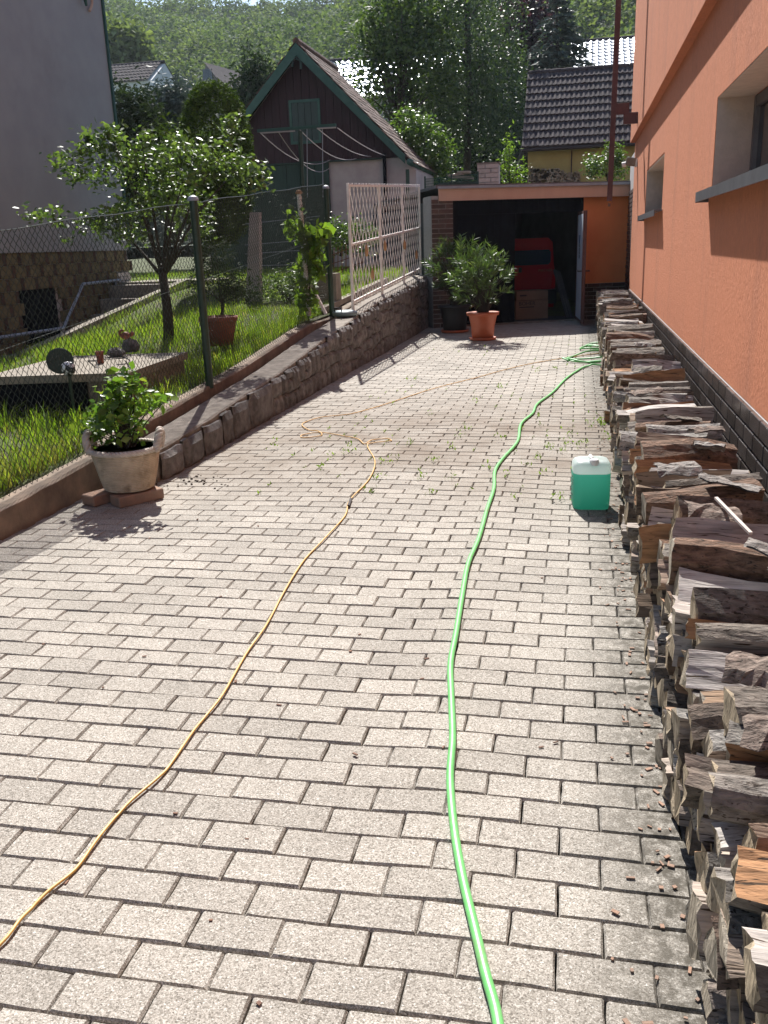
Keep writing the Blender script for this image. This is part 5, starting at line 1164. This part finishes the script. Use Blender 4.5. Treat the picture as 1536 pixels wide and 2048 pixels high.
# concrete post behind
c0, c1 = at(505, 560, Y=12.8), at(512, 425, Y=12.8)
tag(MB().hexa([Vector((c0.x-0.11, 12.7, gz(c0.x, 12.8)-.1)), Vector((c0.x+0.11, 12.7, gz(c0.x, 12.8)-.1)), Vector((c0.x+0.11, 12.85, gz(c0.x, 12.8)-.1)), Vector((c0.x-0.11, 12.85, gz(c0.x, 12.8)-.1))], [Vector((c1.x-0.07, 12.72, c1.z)), Vector((c1.x+0.07, 12.72, c1.z)), Vector((c1.x+0.07, 12.84, c1.z)), Vector((c1.x-0.07, 12.84, c1.z))]).build('concrete_post', M['shed_white']), 'pale grey concrete post standing behind the fence near the potted conifer', 'post')
# rusty wire cage and rear wire fence
mb = MB()
for i in range(9): p = at(660+i*8, 555-i*3, Y=13.8); q = at(660+i*8, 500-i*3, Y=13.8); mb.bar(p, q, 0.012)
for k in (0, 1, 2): mb.bar(at(658, 512+k*18, Y=13.8), at(726, 488+k*18, Y=13.8), 0.012)
tag(mb.build('rusty_cage', M['rust']), 'rusty wire cage standing in the grass behind the lattice', 'wire cage')
rf = thing('rear_wire_fence', 'thin strained wires of the garden fence in front of the shed', 'fence', loc=(-5, 17, 1))
for k, (z0_, z1_) in enumerate(((448, 432), (490, 478), (508, 498), (532, 528))):
    P_(MB().tube([at(490, z0_, Y=15), at(640, z1_, Y=15.3)], 0.006, 5).build('strand', M['pipe']), rf)

# ================================================================== GREY HOUSE (left)
XG, YG = -8.62, 16.8
gh = thing('grey_house', 'tall grey rendered house with ochre and brown block base at the left edge', 'house', loc=(XG, YG, 0.9))
zst = at(130, 503, X=XG).z
P_(MB().box(((-20+XG)/2, (YG-6)/2, (zst+9.5)/2), (20+XG, YG+6, 9.5-zst)).build('wall', M['grey_stucco']), gh)
P_(MB().box(((-20+XG)/2-0.06, (YG-6)/2, zst/2-0.2), (20+XG-0.02, YG+5.98, zst+0.398)).build('base_wall', M['mortar']), gh)
P_(MB().box((XG+0.022, YG-0.03, (zst+9.5)/2), (0.04, 0.055, 9.5-zst)).build('corner_strip', M['green_trim']), gh)
bt = MB().box((0, 0, 0), (0.05, 0.285, 0.185), bev=0.004).mesh('block', M['tan_block']); bd = MB().box((0, 0, 0), (0.05, 0.095, 0.185), bev=0.004).mesh('block', M['brown_block'])
dy0, dy1 = at(47, 600, X=XG).y, at(116, 600, X=XG).y; dzt = at(80, 570, X=XG).z
for k in range(8):
    z = zst - 0.10 - k*0.193; y = 10.2 + (0.195 if k % 2 else 0)
    while y < YG-0.15:
        for me_, yy_, w in ((bt, y, 0.285), (bd, y+0.195, 0.095)):
            if dy0-0.1 < yy_ < dy1+0.1 and z < dzt+0.02: continue
            if yy_ > YG-0.62 and k > 1: continue
            P_(link('block', me_, None, (XG-0.045, yy_, z)), gh)
        y += 0.39
wb = MB().box((0, 0, 0), (0.05, 0.225, 0.07), bev=0.003).mesh('brick', M['white_brick'])
for k in range(8):
    for j in range(2): P_(link('brick', wb, None, (XG-0.04, YG-0.42+j*0.235+(0.05 if k % 2 else 0), zst-0.45-k*0.078)), gh)
P_(MB().box((XG-0.06, (dy0+dy1)/2, dzt/2-0.1), (0.05, dy1-dy0, dzt+0.2)).build('cellar_door', M['black']), gh)
fx = at(176, 14, X=XG+0.08)
fit = thing('wall_fitting', 'small green and beige fitting high on the grey house wall', 'fitting', loc=tuple(fx))
P_(MB().tube([at(166, -20, X=XG+.08), at(173, 12, X=XG+.08)], [0.05, 0.02], 8).build('green_arm', M['green_trim']), fit)
P_(MB().tube(catmull([at(178, -20, X=XG+.08), at(184, 5, X=XG+.06), at(179, 22, X=XG+.04)], 4), 0.025, 8).build('beige_arm', M['salmon']), fit)
yard = kind(MB().box(((XG-7.0)/2, 12.3, -0.05), (XG*-1-7.0, 8.0, 0.2)).build('sunken_yard', M['asphalt']), 'structure')
st = thing('garden_steps', 'concrete steps leading down to the cellar door of the grey house', 'steps', loc=(-8.0, 15.5, 0.5))
sx0, sx1 = XG+0.01, -7.30
zs = [0.93, 0.70, 0.45, 0.22]; ysb = [15.75, 15.38, 15.0, 14.62]
for i, (z, yb_) in enumerate(zip(zs, ysb)):
    yt = 16.1 if i == 0 else ysb[i-1]-0.002; P_(MB().box(((sx0+sx1)/2, (yb_+yt)/2, z/2-0.1), (sx1-sx0, yt-yb_, z+0.2), bev=0.006).build('step', M['concrete']), st)
P_(MB().hexa([(sx1, 10.5, -0.2), (sx1+0.14, 10.5, -0.2), (sx1+0.14, 16.1, -0.2), (sx1, 16.1, -0.2)], [(sx1, 10.5, gz(-7.2, 10.5)), (sx1+0.14, 10.5, gz(-7.2, 10.5)), (sx1+0.14, 16.1, 0.99), (sx1, 16.1, 0.99)]).build('cheek_wall', M['slab']), st)
P_(MB().box((-7.6, 16.75, 0.94), (2.0, 1.25, 0.06)).build('landing', M['slab']), st)
tag(MB().tube([at(-60, 684, X=XG+.12), at(127, 656, X=XG+.12), at(166, 568, X=XG+.1), at(240, 560, X=XG+.1)], 0.026, 8).build('handrail', M['pipe']), 'bluish galvanised rail running along the cellar steps of the grey house', 'handrail')

# ================================================================== CLOTHESLINE
YT = 15.0
tb = thing('clothesline_post', 'green T shaped clothesline post in front of the maroon shed', 'clothesline', loc=tuple(at(612, 520, Y=YT)))
p0, p1 = at(600, 262, Y=YT), at(611, 520, Y=YT)
P_(MB().tube([p1-Vector((0, 0, 0.3)), p0], 0.038, 10).build('pole', M['green_metal']), tb)
a, b_ = at(515, 262, Y=YT), at(672, 250, Y=YT); P_(MB().bar(a, b_, 0.05, 0.045).build('crossbar', M['green_trim']), tb)
mb = MB(); mb.tube([at(522, 266, Y=YT-.02), at(590, 262, Y=YT-.02)], 0.012, 6); mb.tube([at(634, 257, Y=YT-.02), at(672, 255, Y=YT-.02)], 0.012, 6); P_(mb.build('hook_rail', M['rope_line']), tb)
YS = 22.0
def sag(a_, b2, s_): return [a_.lerp(b2, t)-Vector((0, 0, s_*4*t*(1-t))) for t in np.linspace(0, 1, 12)]
for (q0, q1, s_) in (((520, 265), (660, 320), .25), ((557, 264), (658, 337), .28), ((600, 260), (712, 317), .18), ((635, 257), (742, 313), .1), ((675, 256), (770, 311), .05)):
    P_(MB().tube(sag(at(*q0, Y=YT), at(*q1, Y=YS-0.15), s_), 0.008, 5).build('line', M['rope_line']), tb)
for px in (614, 645): P_(MB().tube([at(px, 258, Y=YT), at(px+1, 395, Y=YT)], 0.007, 5).build('cord', M['pipe']), tb)

# ================================================================== MAROON SHED
sh = thing('maroon_shed', 'maroon gabled shed with green bargeboards, green doors and pale side wall', 'shed', loc=tuple(at(650, 480, Y=YS)))
def S(px, py, Y=YS): return at(px, py, Y=Y)
apx = S(600, 98); eR = S(815, 318); eL_ = apx + (apx-eR); eL_ = Vector((2*apx.x-eR.x, YS, eR.z))
zb = 0.6; DY = 3.1
# gable wall
wr = S(832, 340); wl_x = 2*apx.x-wr.x
slope = (apx.z-eR.z)/(eR.x-apx.x)
P_(MB().prism([(wl_x, zb), (wr.x, zb), (wr.x, apx.z-slope*(wr.x-apx.x)-0.05), (apx.x, apx.z-0.05), (wl_x, apx.z-slope*(wr.x-apx.x)-0.05)], YS, YS+DY-0.4, 'Y').build('wall', M['shed_white']), sh)
# maroon vertical boards over the gable
zsp = S(600, 326).z; x = wl_x+0.0; 
while x < wr.x-0.02:
    w = 0.19; xa, xb = x, min(x+w, wr.x); zt = lambda q: apx.z-0.10-slope*abs(q-apx.x)
    if min(zt(xa), zt(xb)) > zsp+0.03 or True:
        za, zb_ = zt(xa), zt(xb)
        if max(za, zb_) > zsp+0.05:
            za = max(za, zsp+0.01); zb_ = max(zb_, zsp+0.01); o_ = random.uniform(0, 0.008); top = [(xa+.004, za)] + ([(apx.x, apx.z-0.10)] if xa < apx.x < xb else []) + [(xb-.004, zb_)]
            P_(MB().prism([(xb-.004, zsp), ] + top[::-1] + [(xa+.004, zsp)], YS-0.045-o_, YS-0.003, 'Y').build('board', M['maroon_wood']), sh)
    x += w
# bargeboards
for s_ in (-1, 1):
    X1 = apx.x + s_*(eR.x-apx.x)*1.0; d = 0.20
    P_(MB().add([(apx.x, YS-0.35, apx.z+0.07), (X1, YS-0.35, eR.z+0.07), (X1, YS-0.35, eR.z-d+0.07), (apx.x, YS-0.35, apx.z-d+0.0), (apx.x, YS-0.31, apx.z+0.07), (X1, YS-0.31, eR.z+0.07), (X1, YS-0.31, eR.z-d+0.07), (apx.x, YS-0.31, apx.z-d+0.0)],
       [(0, 1, 2, 3), (7, 6, 5, 4), (0, 4, 5, 1), (3, 2, 6, 7), (1, 5, 6, 2), (0, 3, 7, 4)]).build('bargeboard', M['green_trim']), sh)
    # roof deck
    xe_ = apx.x + s_*(eR.x-apx.x)*1.04; ze_ = apx.z - slope*abs(xe_-apx.x)
    P_(MB().add([(apx.x, YS-0.3, apx.z+0.02), (xe_, YS-0.3, ze_+0.02), (xe_, YS+DY, ze_+0.02), (apx.x, YS+DY, apx.z+0.02), (apx.x, YS-0.3, apx.z+0.06), (xe_, YS-0.3, ze_+0.06), (xe_, YS+DY, ze_+0.06), (apx.x, YS+DY, apx.z+0.06)],
       [(0, 3, 2, 1), (4, 5, 6, 7), (0, 1, 5, 4), (3, 7, 6, 2), (1, 2, 6, 5), (0, 4, 7, 3)]).build('roof_deck', M['maroon_wood']), sh)
# tiles, both slopes
mb = MB(); Ls = math.hypot(eR.x-apx.x, apx.z-eR.z)*1.05; ang = math.atan(slope)
for s_ in (-1, 1):
    k = 0; q = 0.0
    while q < Ls:
        y = YS-0.34 + (0.09 if k % 2 else 0)
        while y < YS+DY-0.05:
            c = Vector((apx.x + s_*math.cos(ang)*(q+0.12), y+0.09, apx.z - math.sin(ang)*(q+0.12) + 0.098 + random.uniform(-.004, .01)))
            mb.box(c, (0.27, 0.172, 0.018), Matrix.Rotation(s_*(ang-0.06), 3, 'Y')); y += 0.18
        q += 0.20; k += 1
P_(kind(mb.build('roof_tiles', M['clay_tile']), 'stuff'), sh)
mb = MB(); y = YS-0.3
while y < YS+DY: mb.tube([(apx.x, y, apx.z+0.11), (apx.x, y+0.31, apx.z+0.12)], 0.08, 8); y += 0.3
P_(mb.build('ridge_tiles', M['clay_tile']), sh)
gx, gz_ = eR.x+0.12, eR.z-0.10
P_(MB().tube([(gx, YS-0.4, gz_), (gx, YS+DY+0.05, gz_-0.03)], 0.075, 10).build('gutter', M['green_trim'], None, True), sh)
P_(MB().tube([(gx, YS+DY-0.1, gz_-0.03), (gx-0.5, YS+DY-0.1, gz_-0.18)], 0.03, 8).build('downpipe', M['pipe']), sh)
# hatch
h0, h1 = S(579, 202), S(645, 286)
xl, xr, zl, zh = h0.x, h1.x, h1.z, h0.z; fw = 0.06
P_(MB().box(((xl+xr)/2, YS-0.07, zh-fw/2), (xr-xl, 0.05, fw)).box(((xl+xr)/2, YS-0.07, zl+fw/2), (xr-xl, 0.05, fw)).box((xl+fw/2, YS-0.07, (zl+zh)/2), (fw, 0.049, zh-zl-2*fw)).box((xr-fw/2, YS-0.07, (zl+zh)/2), (fw, 0.049, zh-zl-2*fw)).build('hatch_frame', M['green_trim']), sh)
for i in range(4):
    w = (xr-xl-2*fw)/4; P_(MB().box((xl+fw+w*(i+.5), YS-0.065-0.004*(i % 2), (zl+zh)/2), (w-0.012, 0.03, zh-zl-2*fw-0.01)).build('hatch_plank', M['green_grey']), sh)
# green doors
gd0, gd1 = S(515, 332), S(658, 322); w = (gd1.x-wl_x-0.05)/9
for i in range(9): P_(MB().box((wl_x+0.05+w*(i+.5), YS-0.03-0.004*(i % 2), (zsp-0.02+zb)/2), (w-0.01, 0.04, zsp-0.02-zb)).build('door_board', M['green_wood']), sh)
P_(MB().box(((wl_x+wr.x)/2-0.4, YS-0.052, zsp-0.005), (wr.x-wl_x-0.8, 0.09, 0.03)).build('sill_beam', M['green_wood']), sh)
px_ = S(770, 330); P_(MB().box((px_.x, YS-0.05, (zsp+zb)/2+0.05), (0.07, 0.08, zsp-zb+0.1)).build('corner_post', M['black']), sh)
mb = MB(); a = S(603, 125); mb.box((a.x-0.13, YS-0.30, a.z-0.02), (0.05, 0.05, 0.22)); mb.box((a.x+0.07, YS-0.30, a.z-0.08), (0.05, 0.05, 0.22)); mb.bar((a.x-0.16, YS-0.31, a.z+0.1), (a.x+0.08, YS-0.31, a.z-0.03), 0.03); P_(mb.build('ridge_bracket', M['green_grey']), sh)

# ================================================================== BROWN ROOF HOUSE (right)
YR = 29.0
rh = thing('yellow_house', 'olive yellow outbuilding with brown tiled roof behind the garage', 'house', loc=tuple(at(1150, 380, Y=YR)))
rl = at(1045, 297, Y=YR); rr_ = at(1262, 283, Y=YR); rtl = at(1049, 152, Y=YR)
x0_, x1_ = rl.x, rr_.x+1.6; ze = rl.z
# roof rises away: choose 40 degree pitch so that the ridge lands at the sighted height
pit_ = math.radians(41)
def ridge_depth():
    lo, hi_ = 0.1, 8
    for _ in range(40):
        m_ = (lo+hi_)/2; zz = ze + m_*math.tan(pit_); v = at(1049, 152, Y=YR+m_).z
        if zz < v: lo = m_
        else: hi_ = m_
    return lo
rdp = ridge_depth(); zr = ze+rdp*math.tan(pit_); print('roof depth', rdp, zr)
P_(MB().prism([(YR+0.35, 0.5), (YR+2*rdp-0.3, 0.5), (YR+2*rdp-0.3, ze-0.0), (YR+rdp, zr-0.25), (YR+0.35, ze-0.0)], x0_+0.14, x1_, 'X').build('wall', M['yellow']), rh)
P_(MB().box((rl.x+1.45, YR+0.33, ze/2+0.2), (0.03, 0.03, ze-0.6)).build('wall_strip', M['dark_tile']), rh)
for s_ in (0, 1):
    ya_ = YR if s_ == 0 else YR+2*rdp
    P_(MB().add([(x0_, ya_, ze-0.03), (x1_, ya_, ze-0.03), (x1_, YR+rdp, zr-0.03), (x0_, YR+rdp, zr-0.03), (x0_, ya_, ze+0.03), (x1_, ya_, ze+0.03), (x1_, YR+rdp, zr+0.03), (x0_, YR+rdp, zr+0.03)],
       [(0, 3, 2, 1), (4, 5, 6, 7), (0, 1, 5, 4), (3, 7, 6, 2), (1, 2, 6, 5), (0, 4, 7, 3)]).build('roof_deck', M['dark_tile']), rh)
def pan_tiles(x0_, x1_, y0_, z0_, y1_, z1_, tw_, rows, m_, par, shingle=0.04):
    """S-profiled interlocking tiles as one joined sheet of overlapping courses"""
    mb_ = MB(); nx_ = int((x1_-x0_)/tw_)
    up = Vector((0, y1_-y0_, z1_-z0_)); nrm = Vector((0, -(z1_-z0_), (y1_-y0_))).normalized()
    prof_ = [(0.0, 0.0), (0.12, 0.022), (0.30, 0.040), (0.48, 0.030), (0.62, 0.006), (0.85, 0.0), (0.97, 0.0)]
    for r_ in range(rows):
        a_ = r_/rows; b2 = (r_+1.12)/rows
        for c_ in range(nx_):
            xs_ = x0_ + c_*tw_; vs_ = []
            jz = random.uniform(-0.004, 0.004)
            for (u_, h_) in prof_:
                for (t_, lift) in ((a_, shingle), (min(b2, 1.0), 0.004)):
                    p_ = Vector((xs_+u_*tw_, y0_, z0_)) + up*t_ + nrm*(h_*tw_/0.25+lift+jz+0.03); vs_.append(p_)
            k_ = len(prof_); fs_ = [(2*i, 2*i+2, 2*i+3, 2*i+1) for i in range(k_-1)]
            base_ = [Vector((xs_+u_*tw_, y0_, z0_)) + up*a_ + nrm*0.02 for (u_, h_) in prof_]; o_ = len(vs_); vs_ += base_
            fs_ += [(2*i, o_+i, o_+i+1, 2*i+2) for i in range(k_-1)]
            mb_.add(vs_, fs_)
    o_ = mb_.build('roof_tiles', m_); kind(o_, 'stuff'); return P_(o_, par)
pan_tiles(x0_-0.02, x1_, YR-0.05, ze-0.02, YR+rdp, zr+0.02, 0.145, 10, M['dark_tile'], rh, 0.05)
mb = MB(); xx = x0_
while xx < x1_: mb.tube([(xx, YR+rdp, zr+0.07), (xx+0.36, YR+rdp, zr+0.09)], 0.07, 8); xx += 0.33
P_(mb.build('ridge_tiles', M['dark_tile']), rh)
P_(MB().tube([(x0_, YR-0.08, ze-0.06), (x1_, YR-0.08, ze-0.06)], 0.05, 8).build('gutter', M['ink']), rh)
mb = MB()
c0 = at(1060, 368, Y=YR+0.1); 
for i in range(330):
    px = random.uniform(1058, 1160); p = at(px, random.uniform(338 if px < 1130 else 345, 372), Y=YR+0.1); mb.tube([p, p+Vector((0, 0.3, 0))], random.uniform(0.025, 0.05), 6)
kind(tag(mb.build('firewood_heap', [M['end']]), 'dark heap of stacked firewood against the yellow house wall', 'firewood'), 'stuff')
# trunk leaning
tag(MB().tube([at(1025, 372, Y=30), at(1042, 330, Y=30.5), at(1055, 270, Y=31)], [0.2, 0.14, 0.1], 8).build('tree_trunk', M['bark_trunk']), 'dark leaning tree trunk at the left corner of the yellow house', 'tree trunk')
# glossy roofs further back
def far_roof(name, label, pL, pR, py_t, Y, m_, wm, deep, tw_=0.3, rows=9, ext=(0, 0)):
    t = thing(name, label, 'house', loc=tuple(at(pL[0], pL[1]+60, Y=Y)))
    a_ = at(*pL, Y=Y); b2 = at(*pR, Y=Y); a_.x -= ext[0]; b2.x += ext[1]
    zr_ = at(pL[0], py_t, Y=Y+deep).z
    P_(MB().prism([(Y+0.3, a_.z-3.5), (Y+2*deep-0.3, a_.z-3.5), (Y+2*deep-0.3, a_.z), (Y+deep, zr_-0.15), (Y+0.3, a_.z)], a_.x+0.15, b2.x, 'X').build('wall', wm), t)
    pan_tiles(a_.x, b2.x, Y, a_.z, Y+deep, zr_, tw_, rows, m_, t, 0.05)
    P_(MB().add([(a_.x, Y+2*deep, a_.z), (b2.x, Y+2*deep, a_.z), (b2.x, Y+deep, zr_), (a_.x, Y+deep, zr_)], [(3, 2, 1, 0)]).build('rear_roof', m_), t)
    P_(MB().tube([(a_.x, Y+deep, zr_+0.06), (b2.x, Y+deep, zr_+0.06)], 0.09, 8).build('ridge', M['dark_tile']), t)
    return t
far_roof('glossy_roof_house', 'house with sun glinting grey roof above the brown tiled roof at right', (1165, 138), (1268, 134), 85, 48, M['shiny_tile'], M['yellow'], 3.4, 0.3, 8, (0.6, 3))
far_roof('glinting_roof_house', 'house with glinting pale roof hidden behind the leafy tree and shed', (655, 200), (905, 195), 125, 44, M['shiny_tile'], M['shed_white'], 3.0, 0.3, 9, (0.6, 0.5))
t = far_roof('dark_roofed_house', 'small distant house with dark roof and white gable beside the grey house', (228, 165), (300, 160), 132, 74, M['dark_tile'], M['white_wall'], 3.2, 0.35, 6, (3, 0))
# white gable triangle turned to the viewer
a = at(300, 161, Y=74.5); b_ = at(287, 131, Y=77); c_ = at(310, 163, Y=77)
P_(MB().add([a, c_, b_, a+Vector((0, 0, -3)), c_+Vector((0, 0, -3))], [(0, 1, 2), (3, 4, 1, 0)]).build('white_gable', M['white_wall']), t)
# small grey gabled house
gh2 = thing('grey_gabled_house', 'distant grey wooden gabled house with small attic window on the slope', 'house', loc=tuple(at(425, 170, Y=84)))
a, b_, c_ = at(400, 175, Y=84), at(412, 128, Y=84), at(447, 175, Y=84)
P_(MB().prism([(a.x, a.z-3), (c_.x, a.z-3), (c_.x, c_.z), (b_.x, b_.z), (a.x, a.z)], 84, 90, 'Y').build('wall', M['grey_wood']), gh2)
P_(MB().add([(b_.x-.05, 83.6, b_.z+.1), (c_.x+.3, 83.6, c_.z-.1), (c_.x+.3+1.6, 91, c_.z-.1), (b_.x+1.6, 91, b_.z+.1)], [(0, 1, 2, 3)]).build('roof', M['dark_tile']), gh2)
P_(MB().box((at(415, 150, Y=83.9).x, 83.95, at(415, 150, Y=83.9).z), (0.9, 0.08, 1.0)).build('attic_window', M['glass']), gh2)
# brick pier on garage roof line
cp0 = at(977, 345, Y=19.5); pr = thing('brick_pier', 'pale limestone brick pier rising just behind the garage roof', 'pier', loc=(cp0.x, 19.5, 2.4))
zt = at(977, 328, Y=19.5).z
P_(MB().box((cp0.x, 19.62, zt/2+0.5), (0.42, 0.42, zt-1.0-0.01)).build('core', M['mortar']), pr)
b3 = MB().box((0, 0, 0), (0.265, 0.03, 0.075), bev=0.003).mesh('brick', M['white_brick']); b4 = MB().box((0, 0, 0), (0.15, 0.03, 0.075), bev=0.003).mesh('brick', M['white_brick'])
for k in range(8):
    z = zt - 0.05 - k*0.088; l_ = k % 2
    P_(link('brick', b3 if l_ else b4, None, (cp0.x-0.218+(0.1325 if l_ else 0.075), 19.40, z)), pr); P_(link('brick', b4 if l_ else b3, None, (cp0.x+0.218-(0.075 if l_ else 0.1325), 19.40, z)), pr)
P_(MB().box((cp0.x, 19.62, zt+0.008), (0.46, 0.46, 0.03)).build('cap_slab', M['concrete']), pr)
# green netting fence behind garage left
nf = thing('netting_fence', 'dark green garden netting fence behind the left end of the garage roof', 'fence', loc=(-2.6, 18, 2.2))
a, b_ = at(850, 358, Y=19.0), at(956, 348, Y=19.0); mb = MB()
for i in range(44): t = i/43; p = a.lerp(b_, t); mb.bar(p+Vector((0, 0, -0.75)), p, 0.008)
for k in range(16): mb.bar(a-Vector((0, 0, 0.05*k)), b_-Vector((0, 0, 0.05*k)), 0.008)
P_(kind(mb.build('netting', M['net']), 'stuff'), nf)
for t in (0, 0.5, 1): p = a.lerp(b_, t); P_(MB().bar(p+Vector((0, 0, -1.6)), p+Vector((0, 0, 0.05)), 0.03).build('post', M['green_metal']), nf)
P_(MB().box((a.x-0.03, 17.2, 1.7), (0.06, 0.06, 2.2)).build('post', M['green_metal']), nf)
for i, (px, py, w) in enumerate(((912, 350, .35), (928, 345, .3), (925, 355, .5))):
    o = MB().box(at(px, py, Y=21.5), (w, 0.2, 0.05), Matrix.Rotation(0.1*i-.1, 3, 'Y'), bev=0.004).build('old_plank', M['slab']); tag(o, ('left plank end of the heap behind the garage', 'short plank lying uppermost on the heap behind the garage', 'longest plank lying lowest on the heap behind the garage')[i], 'plank', 'planks heaped behind the garage')
MB_ = MB().box((at(925, 370, Y=21.7).x, 21.8, at(925, 365, Y=21.7).z-0.35), (1.1, 0.5, 0.7)); tag(MB_.build('plank_heap', M['dark_wall']), 'dark covered heap under the old planks behind the garage', 'heap')

# ================================================================== FOREST ON THE HILL
Vv = []; n_cr = 0; mi_all = []
pts_ = []
yy = 84.0
while yy < 252:
    sp2 = 4.4 + (yy-84)*0.006; x = -0.62*yy - 6 + random.uniform(0, sp2)
    while x < 0.20*yy + 10:
        pts_.append((x+random.gauss(0, 0.7), yy+random.gauss(0, 0.8))); x += sp2
    yy += sp2*0.95
print('crowns', len(pts_))
allp = []; alls = []; allm = []
for (x, y) in pts_:
    r = random.uniform(2.3, 4.9); zc_ = hz(x, y) + random.uniform(3.0, 6.5); k = 460 if y < 130 else (380 if y < 180 else 300)
    d = RNG.normal(size=(k, 3)); d /= np.linalg.norm(d, axis=1)[:, None]; d[:, 2] = np.abs(d[:, 2])*1.0 - 0.25*RNG.random(k)
    # lumps inside the crown
    lump = 1 + 0.25*np.sin(d[:, 0]*5+x)*np.sin(d[:, 1]*5+y)*np.sin(d[:, 2]*4+x)
    p = np.array([x, y, zc_]) + d*np.array([r, r, r*random.uniform(1.0, 1.5)])*(lump*(0.8+0.25*RNG.random(k)))[:, None]
    allp.append(p); alls.append(np.full(k, 0.30+0.0016*y)); m_ = random.choices((0, 1, 2), (5, 2.2, 2.4))[0]; allm.append(np.full(k, m_))
allp = np.concatenate(allp); alls = np.concatenate(alls); allm = np.concatenate(allm)
me = leafmesh('forest', allp, alls, [L_['hill'], L_['hill2'], L_['hill3']], 0.85, 0.8, mi=allm)
kind(tag(link('hill_forest', me), 'dense mixed green forest covering the hillside behind the houses', 'forest'), 'stuff')


# ================================================================== HAZE
HM = bpy.data.materials.new('haze'); HM.use_nodes = True; hn = HM.node_tree.nodes; hn.remove(hn['Principled BSDF'])
pv = hn.new('ShaderNodeVolumePrincipled'); pv.inputs['Color'].default_value = (0.80, 0.90, 1.0, 1); pv.inputs['Density'].default_value = 0.00022; pv.inputs['Anisotropy'].default_value = 0.3
HM.node_tree.links.new(pv.outputs[0], hn['Material Output'].inputs['Volume'])
kind(MB().box((0, 620, 42), (2000, 2000, 87.0)).build('haze', HM), 'stuff')
